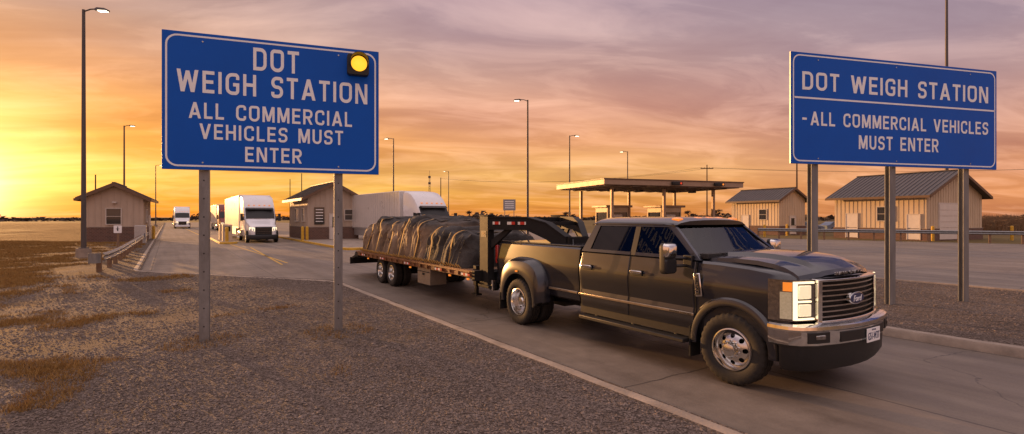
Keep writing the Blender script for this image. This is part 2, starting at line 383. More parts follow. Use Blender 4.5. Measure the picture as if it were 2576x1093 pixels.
def lettering(txt,w,h,parent,mtx,mt='swhite'):
    b=MB(); x=0
    for ch in txt:
        gw,st=glyph(ch)
        for k,s_ in enumerate(st):
            d=.003+.0007*k
            if s_[0]=='D':
                (x0,y0),(x1,y1)=s_[1],s_[2]; e=HH*1.12
                b.hexa([(x+x0-e,y0,0),(x+x0+e,y0,0),(x+x1+e,y1,0),(x+x1-e,y1,0),(x+x0-e,y0,d),(x+x0+e,y0,d),(x+x1+e,y1,d),(x+x1-e,y1,d)])
            else:
                p=[(x+a,c) for a,c in s_[1]]; q=[p[0]]
                for a in p[1:]:
                    if (Vector(a)-Vector(q[-1])).length>1e-4: q.append(a)
                cl=(Vector(q[0])-Vector(q[-1])).length<1e-3
                if cl: q=q[:-1]
                b.sweep(q,[(-HH,0),(HH,0),(HH,d),(-HH,d)],closed=cl)
        x+=gw+(.19 if st else .12)
    tot=x-.19
    b.v=[(vx/tot*w-w/2,(vy-.5)*h,vz_) for vx,vy,vz_ in b.v]
    o=b.obj('sign_lettering',mt,parent,0); o.matrix_local=mtx; return o
def FM(x,y,z,yaw=0):
    return Matrix.Translation((x,y,z))@Matrix.Rotation(yaw,4,'Z')@Matrix.Rotation(R(90),4,'X')
# ------------------------------------------------------------------ world
def world():
    w=bpy.data.worlds.new('World'); scene.world=w; w.use_nodes=True; nt=w.node_tree; nt.nodes.clear()
    out=N(nt,'ShaderNodeOutputWorld'); bg=N(nt,'ShaderNodeBackground')
    d=N(nt,'ShaderNodeTexCoord').outputs['Generated']
    z=mth(nt,'MAXIMUM',dotn(nt,d,(0,0,1)),0.0)
    a=dotn(nt,d,(-.715,.70,0))
    L=ramp(nt,z,[(0,S(246,140,36)),(1,S(205,185,180)),(.02,S(252,168,52)),(.05,S(254,200,92)),(.085,S(252,186,80)),(.12,S(246,164,66)),(.18,S(234,160,92)),(.24,S(222,164,128)),(.30,S(208,172,158)),(.45,S(200,175,170))])
    C=ramp(nt,z,[(0,S(232,142,58)),(1,S(195,180,190)),(.035,S(244,170,80)),(.08,S(246,184,106)),(.14,S(238,166,112)),(.2,S(230,166,134)),(.27,S(210,166,150)),(.33,S(192,160,160)),(.40,S(178,152,162)),(.6,S(190,170,180))])
    Rr=ramp(nt,z,[(0,S(208,134,88)),(1,S(190,175,185)),(.035,S(228,150,96)),(.08,S(228,158,116)),(.14,S(214,158,136)),(.2,S(192,154,150)),(.27,S(170,146,156)),(.40,S(152,138,156)),(.6,S(180,166,180))])
    c=mixc(nt,smap(nt,a,.70,.02),mixc(nt,smap(nt,a,1.0,.70),L,C),Rr)
    zz=mth(nt,'ADD',z,.14)
    u=mth(nt,'DIVIDE',dotn(nt,d,(.98,.20,0)),zz); v=mth(nt,'DIVIDE',dotn(nt,d,(-.20,.98,0)),zz)
    def cl(su,sv,scale,off,det=9,dist=.4,rg=.54):
        cb=N(nt,'ShaderNodeCombineXYZ'); nt.links.new(mth(nt,'MULTIPLY',u,su),cb.inputs[0]); nt.links.new(mth(nt,'MULTIPLY',v,sv),cb.inputs[1]); cb.inputs[2].default_value=off
        n=N(nt,'ShaderNodeTexNoise'); n.inputs['Scale'].default_value=scale; n.inputs['Detail'].default_value=det; n.inputs['Roughness'].default_value=rg; n.inputs['Distortion'].default_value=dist
        nt.links.new(cb.outputs[0],n.inputs['Vector']); return n.outputs['Fac']
    n1=cl(.60,1.0,1.0,3.1,10,.6,.56); n2=cl(.70,1.4,1.7,9.4,10,.7,.58)
    c=mixc(nt,.85,c,ramp(nt,n1,[(.38,(1,1,1)),(.64,(.74,.67,.74))]),'MULTIPLY')
    c=mixc(nt,1,c,ramp(nt,n2,[(.46,(0,0,0)),(.74,(.24,.16,.12))]),'ADD')
    c=mixc(nt,.75,c,ramp(nt,n2,[(.26,(.80,.75,.79)),(.50,(1,1,1))]),'MULTIPLY')
    n3=cl(.25,2.2,1.6,5.2,6,.2)
    g0=mth(nt,'POWER',mth(nt,'MAXIMUM',dotn(nt,d,Vector((-.715,.70,.09)).normalized()),0),22)
    c=mixc(nt,mth(nt,'MULTIPLY',g0,.9),c,mixc(nt,1,c,ramp(nt,n3,[(.38,(.86,.64,.42)),(.58,(1.12,1.05,.95))]),'MULTIPLY'))
    g=mth(nt,'POWER',mth(nt,'MAXIMUM',dotn(nt,d,Vector((-.735,.675,.05)).normalized()),0),160)
    c=mixc(nt,1,c,mixc(nt,g,(0,0,0),(1.0,.66,.24)),'ADD')
    g2=mth(nt,'POWER',mth(nt,'MAXIMUM',dotn(nt,d,Vector((-.735,.675,.035)).normalized()),0),900)
    c=mixc(nt,1,c,mixc(nt,g2,(0,0,0),(1.6,1.3,.8)),'ADD')
    c=mixc(nt,1,c,mixc(nt,smap(nt,z,.44,.85),(0,0,0),(.56,.45,.39)),'ADD')  # added fill: unseen overhead sky brightened to light the ground
    c=mixc(nt,1,c,mixc(nt,smap(nt,dotn(nt,d,(0,-1,0)),0,.9),(0,0,0),(.18,.125,.10)),'ADD')  # added fill: unseen sky behind the camera brightened for surfaces facing it
    sky=N(nt,'ShaderNodeTexSky',sky_type='NISHITA'); sky.sun_disc=False; sky.sun_elevation=R(5); sky.sun_rotation=R(-45.6); sky.air_density=1.2; sky.dust_density=2
    c=mixc(nt,1,c,mixc(nt,1,sky.outputs[0],(.01,.01,.01),'MULTIPLY'),'ADD')
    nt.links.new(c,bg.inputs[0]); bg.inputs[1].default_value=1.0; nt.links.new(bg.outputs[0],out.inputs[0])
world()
sd=bpy.data.lights.new('sun','SUN'); sd.energy=5.0; sd.angle=R(.8); sd.color=(1,.50,.18)
so=bpy.data.objects.new('sun',sd); COL.objects.link(so)
el=R(5.2); sv=Vector((-.725*math.cos(el),.689*math.cos(el),math.sin(el)))
so.rotation_euler=sv.to_track_quat('Z','Y').to_euler(); so.location=(-50,50,20)
cam=bpy.data.cameras.new('camera'); co=bpy.data.objects.new('camera',cam); COL.objects.link(co); scene.camera=co
co.location=(0,0,2.1); co.rotation_euler=(R(90),0,0); cam.lens=18.36; cam.sensor_width=36; cam.clip_end=5000; cam.clip_start=.05
scene.view_settings.view_transform='Standard'
# ------------------------------------------------------------------ ground
g=MB(); g.add([(-3000,-500,-.07),(3000,-500,-.07),(3000,4000,-.07),(-3000,4000,-.07)],[(0,1,2,3)])
tag(g.obj('ground','field',smooth=0),'flat dry farmland reaching the horizon','ground',kind='structure')
def tb(s):
    if s<16.8: return 4.45
    if s<23.9: return 4.45+(s-16.8)/7.1*(-.9-4.45)
    return -.9
def vz(s,d):
    x,y=W(s,tb(s)-d)
    k=min(1,d/6); e=min(1,max(0,(d-1)/8))
    z=.10*(1-k)*1.0+.01
    z+=e*(noise.noise(Vector((x*.12,y*.12,0)))*.26+noise.noise(Vector((x*.5,y*.5,3)))*.06)
    z+=noise.noise(Vector((x*1.3,y*1.3,7)))*.02*min(1,d*2)
    return z if d<60 else z*max(0,1-(d-60)/80)-.06*min(1,(d-60)/80)
ss=[-14+.16*i for i in range(290)]; x=ss[-1]
while x<230: x+=.16+ (x-32)*.03; ss.append(x)
ds=[0]; st=.07
while ds[-1]<160: ds.append(ds[-1]+st); st*=1.035
vs=[];fs=[]
for s in ss:
    for d in ds:
        X,Y=W(s,tb(s)-d); vs.append((X,Y,vz(s,d)))
nd=len(ds)
for i in range(len(ss)-1):
    for j in range(nd-1): fs.append((i*nd+j,i*nd+j+1,(i+1)*nd+j+1,(i+1)*nd+j))
o=fast('gravel_verge',vs,fs,'gravel'); o.data.shade_smooth(); tag(o,'brown gravel verge turning to dry grass beside the road','verge',kind='structure')
p=MB(); poly=[(-14,4.4),(16.9,4.4),(24,-.95),(240,-.95),(240,34),(60,44),(26,50.5),(-14,64)]
p.add([W(s,t)+(0,) for s,t in poly],[tuple(range(len(poly)))])
me=p.mesh('road','pave',0); bm=bmesh.new(); bm.from_mesh(me); bmesh.ops.triangulate(bm,faces=bm.faces); bm.to_mesh(me); bm.free()
for pl in me.polygons:
    if pl.normal.z<0: me.flip_normals(); break
o=bpy.data.objects.new('road',me); COL.objects.link(o); tag(o,'worn concrete road and truck lot with joints and cracks','road',kind='structure')
kp=[(-.0,-.05),(-.02,.09),(-.045,.115),(-.16,.12),(-.19,.10),(-.19,-.05)]
def dens(path,st=.35):
    out=[path[0]]
    for a,b in zip(path[:-1],path[1:]):
        a=Vector(a);b=Vector(b);n=max(1,min(60,int((b-a).length/st)))
        for i in range(1,n+1): out.append(tuple(a+(b-a)*i/n))
    return out
def kerb(path,label,prof,closed=False):
    P=[W(*q) for q in dens(path)]
    P=[(x+.012*noise.noise(Vector((x*2,y*2,0))),y+.012*noise.noise(Vector((x*2,y*2,4)))) for x,y in P]
    k=MB(); k.sweep(P,prof,closed=closed); 
    k.v=[(x,y,z+(.010*noise.noise(Vector((x*1.7,y*1.7,z*9))) if z>.05 else 0)) for x,y,z in k.v]
    return tag(k.obj('kerb','concrete_l',smooth=40),label,'kerb',kind='structure')
pa=[(-14,4.45),(16.2,4.45),(16.7,4.35),(17.1,4.1),(23.4,-.6),(23.9,-.85),(24.4,-.92),(26,-.92),(60,-.92),(150,-.92)]
kerb(pa,'low worn concrete kerb edging the road',kp)
isl=[(-14,10.6),(7.6,10.6),(8.6,10.9),(9.2,11.7),(9.4,12.8),(9.4,17.2),(9.1,18.3),(8.4,19.1),(7.4,19.4),(-14,19.4)]
kerb(isl,'concrete kerb round the gravel island',[(0,-.05),(.02,.10),(.05,.135),(.2,.14),(.22,.1),(.22,-.05)])
def inisl(s,t): return s<9.2 and 10.85<t<19.15 and not (s>8.2 and (t<11.6 or t>18.4))
vs=[];fs=[];ni=70;nj=30
def iz(s,t):
    x,y=W(s,t); return .10+noise.noise(Vector((x*.6,y*.6,1)))*.04+.05*math.sin(max(0,min(1,(t-10.8)/8.4))*math.pi)
for i in range(ni+1):
    s=-13.9+23.1*i/ni
    a,b=10.78,19.22
    if s>8: q=(s-8)/1.2; a+=.9*q*q; b-=.9*q*q
    for j in range(nj+1):
        t=a+(b-a)*j/nj; X,Y=W(s,t); vs.append((X,Y,iz(s,t)))
for i in range(ni):
    for j in range(nj): q=i*(nj+1)+j; fs.append((q,q+1,q+nj+2,q+nj+1))
o=fast('gravel_island',vs,fs,'gravel2'); o.data.shade_smooth(); tag(o,'raised gravel island between lane and lot','island',kind='structure')
def island(s0,s1,t0,t1,label):
    r=.5; pts=[(s0+r,t0),(s1-r,t0),(s1-.15,t0+.15),(s1,t0+r),(s1,t1-r),(s1-.15,t1-.15),(s1-r,t1),(s0+r,t1),(s0+.15,t1-.15),(s0,t1-r),(s0,t0+r),(s0+.15,t0+.15)]
    k=MB(); P=[W(*q) for q in pts]; n=len(P)
    k.add([(a,b,-.05) for a,b in P]+[(a,b,.13) for a,b in P],[(i,(i+1)%n,n+(i+1)%n,n+i) for i in range(n)],1)
    c=Vector((sum(a for a,b in P)/n,sum(b for a,b in P)/n)); Q=[(c.x+(a-c.x)*.97,c.y+(b-c.y)*.97) for a,b in P]
    k.add([(a,b,.13) for a,b in P]+[(a,b,.15) for a,b in Q],[(i,(i+1)%n,n+(i+1)%n,n+i) for i in range(n)],1)
    k.add([(a,b,.15) for a,b in Q],[tuple(range(n))],0)
    tag(k.obj('traffic_island',['concrete_l','yellow'],smooth=0),label,'traffic island',kind='structure')
island(46,66,3.35,4.6,'narrow concrete island with yellow painted kerb')
island(33,62,9.35,14.35,'concrete booth island with yellow painted kerb')
def line(a,b,w=.12,mt='yellow'):
    A=Vector(W(*a));B=Vector(W(*b));d=(B-A).normalized();n=Vector((d.y,-d.x))*w/2
    k=MB(); k.add([(*(A-n),.004),(*(A+n),.004),(*(B+n),.004),(*(B-n),.004)],[(0,1,2,3)]); tag(k.obj('lane_marking',mt,smooth=0),'faded yellow painted lane line on concrete','lane marking',kind='structure')
line((25.5,4.55),(45.5,4.0),.09); line((24.8,4.2),(40,4.75),.09); line((60,3.2),(110,2.6)); line((40,14.0),(33.5,9.6))
# ------------------------------------------------------------------ stones, grass
def kz(X,Y):
    s=-.55*X+.835*Y; t=.835*X+.55*Y
    if t<tb(s)-.25: return vz(s,tb(s)-t),s,t
    if inisl(s,t): return iz(s,t),s,t
    return None,s,t
vs=[];fs=[];cnt=0
oct_f=[(0,2,4),(2,1,4),(1,3,4),(3,0,4),(2,0,5),(1,2,5),(3,1,5),(0,3,5)]
while cnt<72000:
    r=4.4+14*random.random()**1.4; a=R(random.uniform(-47,47)); X=r*math.tan(a); Y=r
    z,s,t=kz(X,Y)
    if z is None: continue
    if t<-1.5 and random.random()<min(.9,(-1.5-t)*.15): continue
    if random.random()<1.1*max(0,noise.fractal(Vector((X*.5,Y*.5,8)),1,2,3)): continue
    q=random.uniform(.004,.013)*(1+r*.03)
    if random.random()<.03: q*=1.8
    e=random.uniform(.5,1.3); yaw=random.uniform(0,6.28); cx,sx=math.cos(yaw),math.sin(yaw); h=q*random.uniform(.4,.8)
    base=len(vs)
    for px,py,pz in ((1,0,0),(-1,0,0),(0,1,0),(0,-1,0),(.2,.1,1),(0,0,-1)):
        ax=px*q*1.5+random.uniform(-.3,.3)*q; ay=py*q*e+random.uniform(-.3,.3)*q
        vs.append((X+ax*cx-ay*sx,Y+ax*sx+ay*cx,z+h*.4+pz*h+random.uniform(-.3,.3)*h))
    fs+= [(base+i,base+j,base+k) for i,j,k in oct_f]; cnt+=1
o=fast('loose_gravel',vs,fs,'stone'); tag(o,'loose angular stones scattered over the gravel','gravel',kind='stuff')
vs=[];fs=[];cnt=0;tr=0
while cnt<130000 and tr<700000:
    tr+=1
    Y=5.5+40*random.random()**1.5; X=Y*random.uniform(-1.02,-.2); s=-.55*X+.835*Y; t=.835*X+.55*Y
    if t>tb(s)-.5: continue
    dens_=(-2.0-t)*.18+(noise.fractal(Vector((X*.5,Y*.5,5)),1,2,4))*1.5-.15
    nearpost=min(math.hypot(X+5.03,Y-8.5),math.hypot(X+3.06,Y-9.2))<.6
    if random.random()>dens_ and not (nearpost and random.random()<.10): continue
    z=vz(s,tb(s)-t)
    for k in range(4):
        hh=random.uniform(.02,.08)*(1+Y*.012); yaw=random.uniform(0,3.14); w=.002+Y*.0003; lx,ly=random.gauss(0,.6)*hh,random.gauss(0,.6)*hh; xx=X+random.gauss(0,.03); yy=Y+random.gauss(0,.03)
        b=len(vs); vs+=[(xx-w*math.cos(yaw),yy-w*math.sin(yaw),z-.01),(xx+w*math.cos(yaw),yy+w*math.sin(yaw),z-.01),(xx+lx,yy+ly,z+hh)]; fs.append((b,b+1,b+2)); 
    cnt+=4
o=fast('dry_grass',vs,fs,'straw'); tag(o,'patchy short dry golden grass on the verge','grass',kind='stuff')
# ------------------------------------------------------------------ signs
def rrect(x0,x1,z0,z1,r,n=6):
    p=[]
    for cx,cz,a0 in ((x1-r,z0+r,-90),(x1-r,z1-r,0),(x0+r,z1-r,90),(x0+r,z0+r,180)):
        for i in range(n+1):
            a=R(a0+90*i/n); p.append((cx+r*math.cos(a),cz+r*math.sin(a)))
    return p
def sign(P0,P1,z0,z1,posts,lines,label,pw,divider=None,square=True):
    P0=Vector(P0);P1=Vector(P1);Wd=(P1-P0).length;mid=(P0+P1)/2;yaw=math.atan2(P1.y-P0.y,P1.x-P0.x)
    r=thing('highway_sign',label,'road sign',(mid.x,mid.y,0),yaw)
    f=lambda u,v,d:(u,d,v)
    h=Wd/2
    b=MB(); b.b2((-h,0,z0),(h,.035,z1),0); b.obj('sign_panel',['alum'],r,0,.004)
    b=MB(); b.prism(rrect(-h+.004,h-.004,z0+.004,z1-.004,.015),f,-.003,0.0); b.obj('sign_face','sblue',r,0)
    b=MB()
    for px in posts:
        for zz in (z0+.12,z1-.14): b.cyl((-h+px*Wd,-.0,zz),(-h+px*Wd,-.012,zz),.014,n=8)
    b.obj('panel_bolts','alum',r,30)
    o1=rrect(-h+.05,h-.05,z0+.05,z1-.05,.17); o2=rrect(-h+.078,h-.078,z0+.078,z1-.078,.145); n=len(o1)
    b=MB(); b.add([f(u,v,-.006) for u,v in o1]+[f(u,v,-.006) for u,v in o2],[(i,(i+1)%n,n+(i+1)%n,n+i) for i in range(n)])
    if divider: b.b2((-h+.09,-.007,divider-.018),(h-.09,-.005,divider+.018))
    b.obj('sign_border','swhite',r,0)
    for tx,t0,t1,a,c in lines:
        lettering(tx,(t1-t0)*Wd,c-a,r,FM(-h+(t0+t1)/2*Wd,-.0045,(a+c)/2))
    for i in range(3):
        zz=z0+.25+(z1-z0-.5)*i/2; b=MB(); b.b2((-h+.05,.036,zz-.04),(h-.05,.075,zz+.04)); b.obj('stiffener_rail','galv',r,0)
    for px in posts:
        x=-h+px*Wd; b=MB()
        if square:
            b.b2((x-pw/2,.078,-.3),(x+pw/2,.078+pw*.75,z1-.15))
            for k in range(int(z0/.3)): b.cyl((x,.077,.3+k*.3),(x,.0765,.3+k*.3),.013,n=8,m=1)
            b.obj('post',['galv','trim'],r,30,.008)
        else:
            b.b2((x-pw/2,.078,-.3),(x+pw/2,.095,z1-.15)); b.b2((x-.012,.095,-.3),(x+.012,.185,z1-.15)); b.b2((x-pw/2,.185,-.3),(x+pw/2,.20,z1-.15)); b.obj('post','galvd',r,30,.003)
    return r,h,Wd
r,h,Wd=sign((-5.57,8.3),(-2.41,9.45),2.865,5.09,[.171,.794],[('DOT',.391,.602,4.56,4.94),('WEIGH STATION',.062,.94,4.12,4.48),('ALL COMMERCIAL',.112,.862,3.70,3.96),('VEHICLES MUST',.157,.817,3.37,3.62),('ENTER',.355,.615,3.02,3.27)],'blue weigh station sign with lit amber beacon on two steel posts',.145)
bx=-h+.895*Wd; bz=4.80
be=empty('beacon',r,(bx,0,bz))
b=MB(); b.prism(rrect(-.20,.17,-.2,.17,.05),lambda u,v,d:(u,d,v),-.012,-.15); b.obj('beacon_housing','trim',be,30,.01)
b=MB(); pr=[]
for i in range(9): 
    a=math.pi/2*i/8; pr.append((.135*math.cos(a)+1e-4,-.155-.05*math.sin(a)))
b.lathe([(.135,-.14)]+pr+[(1e-4,-.14)],n=28); b.obj('beacon_lens','yellowlit',be,40)
b=MB(); rr=[]
for i in range(19):
    a=R(-20+220*i/18); dd=-.34 if 20<(-20+220*i/18)<160 else -.28
    rr.append([(.15*math.cos(a),-.15,.15*math.sin(a)),(.15*math.cos(a),dd,.15*math.sin(a)),(.158*math.cos(a),dd,.158*math.sin(a)),(.158*math.cos(a),-.15,.158*math.sin(a))])
b.rings(rr); b.obj('beacon_visor','trim',be,40)
sign((5.79,10.85),(11.457,12.35),3.215,5.55,[.118,.48,.856],[('DOT WEIGH STATION',.049,.952,4.77,5.15),('-',.049,.068,4.03,4.32),('ALL COMMERCIAL VEHICLES',.085,.952,4.03,4.32),('MUST ENTER',.302,.689,3.57,3.87)],'wide blue weigh station sign on three steel beam posts',.17,4.60,False)
# ------------------------------------------------------------------ wheels
TP=lambda w,Rr,r:[(r,-w*.36),(r+.025,-w*.46),((Rr+r)/2,-w*.52),(Rr-.045,-w*.50),(Rr-.014,-w*.45),(Rr,-w*.36),(Rr,-w*.24),(Rr-.014,-w*.225),(Rr-.014,-w*.17),(Rr,-w*.155),(Rr,-w*.04),(Rr-.014,-w*.03),(Rr-.014,w*.03),(Rr,w*.04),(Rr,w*.155),(Rr-.014,w*.17),(Rr-.014,w*.225),(Rr,w*.24),(Rr,w*.36),(Rr-.014,w*.45),(Rr-.045,w*.5),((Rr+r)/2,w*.52),(r+.025,w*.46),(r,w*.36)]
def tyremesh(Rr,r,w,n=96):
    b=MB(); b.lathe(TP(w,Rr,r),n=n,fn=lambda i,j,q:q-(.012 if (i%3==0 and j in (3,4,5,6,17,18,19,20)) else 0)); return b.mesh('tyre','tyre',40)
def rimmesh(prof,hr,hole_r,nh,hy,scale=1,mt='alloy'):
    pf=[(r*scale+1e-4,y*scale) for r,y in prof]; back=[(max(1e-4,r),y+.018) for r,y in pf[::-1]]
    b=MB(); b.lathe(pf+back,n=64); o=b.obj('rim',mt)
    cs=[]
    for i in range(nh):
        a=2*math.pi*i/nh; c=MB(); c.cyl((hr*scale*math.cos(a),-.3,hr*scale*math.sin(a)),(hr*scale*math.cos(a),.3,hr*scale*math.sin(a)),hole_r*scale,n=14); cs.append(c.obj('c','trim'))
    boolcut(o,cs)
    me=o.data; bpy.data.objects.remove(o)
    b=MB()
    for i in range(10):
        a=2*math.pi*(i+.5)/10; b.cyl((.105*scale*math.cos(a),hy*scale,.105*scale*math.sin(a)),(.105*scale*math.cos(a),(hy-.03)*scale,.105*scale*math.sin(a)),.012*scale,n=6)
    b.cyl((0,.04,0),(0,.10,0),.22*scale,n=32,m=1)
    return me,b.mesh('wheel_nuts',['chrome','trim'],30)
frontprof=[(.252,-.10),(.254,-.118),(.240,-.122),(.232,-.105),(.226,-.06),(.212,-.045),(.19,-.062),(.125,-.095),(.095,-.10),(.09,-.15),(.075,-.175),(.04,-.185),(0,-.186)]
rearprof=[(.252,-.10),(.254,-.118),(.240,-.122),(.232,-.105),(.228,-.02),(.205,.02),(.12,.03),(.095,.01),(.088,-.05),(.07,-.07),(.03,-.075),(0,-.076)]
T_me=tyremesh(.435,.25,.25)
RF=rimmesh(frontprof,.163,.030,8,-.10); RB=rimmesh(rearprof,.168,.028,8,.02)
def addmesh(name,me,parent,loc=(0,0,0),yaw=0):
    o=bpy.data.objects.new(name,me); COL.objects.link(o); o.parent=parent; o.location=loc; o.rotation_euler=(0,0,yaw); return o
def wheel(parent,loc,near,rim,dual=False,steer=0,sc=1):
    w=empty('wheel',parent,loc,(0 if near else math.pi)+steer); w.scale=(sc,sc,sc)
    addmesh('tyre',T_me,w); addmesh('rim',rim[0],w); addmesh('wheel_hub',rim[1],w)
    if dual: addmesh('tyre',T_me,w,(0,.30,0))
# ------------------------------------------------------------------ pickup
TO=(1.074,10.85,0)
truck=thing('pickup_truck','dark crew cab dual rear wheel pickup towing a gooseneck trailer','pickup truck',(TO[0]+.837*.07,TO[1]+.548*.07,0),AX)
truck.scale=(1.01,1.07,1.025)
def sec(x,w,zb,zs,zt,zc,bow=0):
    half=[(0,zb),(w-.14,zb),(w-.045,zb+.05),(w-.01,.72),(w+.002,.80),(w-.010,.86),(w+.004,1.02),(w+.014,1.15),(w+.002,1.235) if zs>1.3 else (w,zs-.07),(w-.028,(1.235+zs)/2 if zs>1.3 else zs-.035),(w-.045,zs-.03),(w-.085,zs),(w-.2,zs+.012),(w*.45,zt),(0,zc)]
    bx_=lambda y:x-bow*(abs(y)/.95)**2
    return [(bx_(y),-y,z) for y,z in half]+[(bx_(y),y,z) for y,z in half[-2:0:-1]]
b=MB(); b.rings([sec(1.60,.955,.55,1.48,1.49,1.49),sec(1.64,.965,.5,1.485,1.49,1.49),sec(2.7,.965,.48,1.485,1.49,1.49),sec(3.90,.965,.48,1.485,1.50,1.50),sec(3.98,.965,.48,1.475,1.53,1.54),sec(4.3,.968,.5,1.47,1.53,1.55),sec(4.7,.97,.52,1.45,1.50,1.52,.02),sec(5.0,.975,.55,1.425,1.455,1.475,.07),sec(5.2,.97,.58,1.395,1.42,1.43,.13),sec(5.30,.955,.60,1.35,1.39,1.40,.17),sec(5.345,.92,.62,1.30,1.34,1.35,.19)])
o=b.obj('body','paint',truck,28)
cs=[]
for sg in (-1,1):
    c=MB(); c.cyl((4.47,sg*.5,.46),(4.47,sg*1.3,.46),.50,n=64); cs.append(c.obj('c','trim'))
boolcut(o,cs)
b=MB(); rows=[]
xs=[4.02,4.15,4.4,4.7,4.95,5.12,5.24,5.31,5.345]; ztab=[(3.98,1.545),(4.3,1.57),(4.7,1.56),(5.0,1.53),(5.2,1.485),(5.31,1.43),(5.36,1.36)]
def zint(x):
    for (a,p),(c,q) in zip(ztab[:-1],ztab[1:]):
        if x<=c: return p+(q-p)*max(0,(x-a)/(c-a))
    return ztab[-1][1]
ys=[-.80,-.79,-.70,-.60,-.50,-.44,-.25,0,.25,.44,.50,.60,.70,.79,.80]
for x in xs:
    row=[]
    for y in ys:
        ay=abs(y); z=zint(x)-.055*(ay/.8)**2
        dome=.045 if ay<=.44 else (.045*(.50-ay)/.06 if ay<.5 else 0)
        if ay>.59 : dome=.016
        z+=dome*(1 if x<5.1 else max(.25,1-(x-5.1)/.25))
        if ay>=.799: z-=.05
        row.append((x-(.12*(ay/.8)**2*((x-4.7)/.6) if x>4.7 else 0),y,z))
    rows.append(row)
b.rings(rows,closed=False,cap=False)
b.obj('hood','paint',truck,16)
b=MB(); b.prism([(-.86,3.93),(.86,3.93),(.82,4.03),(.5,4.07),(-.5,4.07),(-.82,4.03)],lambda u,v,d:(v,u,d),1.5,1.545); b.obj('cowl_panel','trim',truck,30)
for y0 in (-.55,.15): b=MB(); b.cyl((4.06,y0,1.56),(3.94,y0+.55,1.60),.009,n=6); b.cyl((4.06,y0,1.54),(4.06,y0,1.57),.02,n=8); b.obj('wiper','trim',truck)
def yp(z): return .925-(z-1.48)*.30
def sidepoly(b,poly,thick=.05,out=0,m=0,sides=(-1,1)):
    for sg in sides: b.prism(poly,lambda u,v,d,sg=sg:(u,sg*(yp(v)+d),v),-thick,out,m)
b=MB()
sidepoly(b,[(1.61,1.48),(1.80,1.48),(1.93,1.905),(1.83,1.97)])
sidepoly(b,[(1.83,1.97),(1.93,1.905),(3.36,1.905),(3.42,1.955)])
sidepoly(b,[(1.80,1.48),(2.72,1.48),(2.72,1.525),(1.814,1.525)])
sidepoly(b,[(2.82,1.48),(3.99,1.48),(3.93,1.525),(2.82,1.525)])
sidepoly(b,[(3.84,1.525),(3.93,1.525),(3.42,1.955),(3.36,1.905)])
b.obj('cab_pillars','paint',truck,30,.006)
b=MB(); sidepoly(b,[(2.72,1.48),(2.82,1.48),(2.82,1.905),(2.72,1.905)],.05,-.004); b.obj('middle_pillar','trim',truck,0)
b=MB(); rows=[]
for x in [1.74,1.78,1.86,2.1,2.6,3.0,3.25,3.38,3.44,3.46]:
    e=0
    if x<1.9: e=(1.9-x)/.16
    if x>3.2: e=(x-3.2)/.26
    row=[]
    for y in [-.80,-.79,-.765,-.7,-.55,-.3,0,.3,.55,.7,.765,.79,.80]:
        q=abs(y)/.8; row.append((x+(.10*(1-q*q) if x>3.2 else (-.02*(1-q*q) if x<1.9 else 0)),y,1.945+.085*(1-q**6)**.6+.022*(1-q*q)-.045*e*e+.0))
    rows.append(row)
b.rings(rows,closed=False,cap=False)
b.rings([[(x,y,1.935) for x,y,z in row] for row in rows],closed=False,cap=False,m=1)
edge=[rows[i][0] for i in range(len(rows))]+rows[-1][1:]+[rows[i][-1] for i in range(len(rows)-2,-1,-1)]+rows[0][-2:0:-1]
b.rings([edge,[(x,y,1.935) for x,y,z in edge]],cap=False)
b.obj('roof',['paint','cabin'],truck,40)
for y in (-.62,-.24,0,.24,.62):
    b=MB(); b.rings([[(3.33+.06*(1-(abs(y)/.8)**2)+a*sx_,y+c*.05*sx_,2.025-.02*(abs(y)/.8)**2+hh) for a,c in ((-.07,-1),(.06,-1),(.06,1),(-.07,1))] for sx_,hh in ((1,-.02),(.95,.012),(.5,.026))])
    b.obj('marker_light','amber',truck,30)
for sg in (-1,1):
    b=MB(); sidepoly(b,[(1.814,1.525),(2.72,1.525),(2.72,1.905),(1.93,1.905)],.02,-.014,0,(sg,)); b.obj('rear_door_window','glass',truck,0)
    b=MB(); sidepoly(b,[(2.82,1.525),(3.84,1.525),(3.36,1.905),(2.82,1.905)],.02,-.014,0,(sg,)); b.obj('front_door_window','glass',truck,0)
b=MB(); rows=[]
for k in range(7):
    q=k/6; z=1.51+q*.44; xc=4.06-.56*q-.03*math.sin(q*math.pi); hw=.885-.125*q; row=[]
    for j in range(13):
        v=-1+2*j/12; row.append((xc-.10*v*v,hw*v,z))
    rows.append(row)
b.rings(rows,closed=False,cap=False); b.obj('windshield','wglass',truck,60)
b=MB(); b.add([(1.70,-.80,1.52),(1.70,.80,1.52),(1.82,.70,1.93),(1.82,-.70,1.93)],[(0,1,2,3)]); b.obj('rear_window','glass',truck,0)
b=MB(); b.box((2.8,0,1.505),(2.25,1.7,.01)); b.box((3.88,0,1.53),(.3,1.65,.07)); b.obj('dashboard','cabin',truck,30,.01)
for x,y in ((3.0,-.40),(3.0,.40),(2.1,-.42),(2.1,.42)):
    b=MB(); b.rings([[(x-.06+a*.6-.03*k,y+c*w,z) for a,c in ((-.12,-1),(.12,-1),(.12,1),(-.12,1))] for k,(z,w) in enumerate(((1.5,.24),(1.68,.23),(1.72,.18)))]); b.box((x-.12,y,1.80),(.09,.26,.13)); b.obj('seat','cabin',truck,40,.03)
b=MB()
pts=[(3.62+.08*math.sin(R(a))*-.5,.42+.19*math.cos(R(a)),1.60+.17*math.sin(R(a))) for a in range(0,361,20)]
b.tube(pts,.014,6); b.cyl((3.62,.42,1.6),(3.8,.42,1.54),.03); b.box((3.62,.42,1.6),(.02,.36,.03)); b.obj('steering_wheel','trim',truck)
dp=[(.955,.58),(.962,.72),(.970,.80),(.956,.86),(.971,1.02),(.979,1.15),(.967,1.235),(.940,1.37),(.924,1.46)]
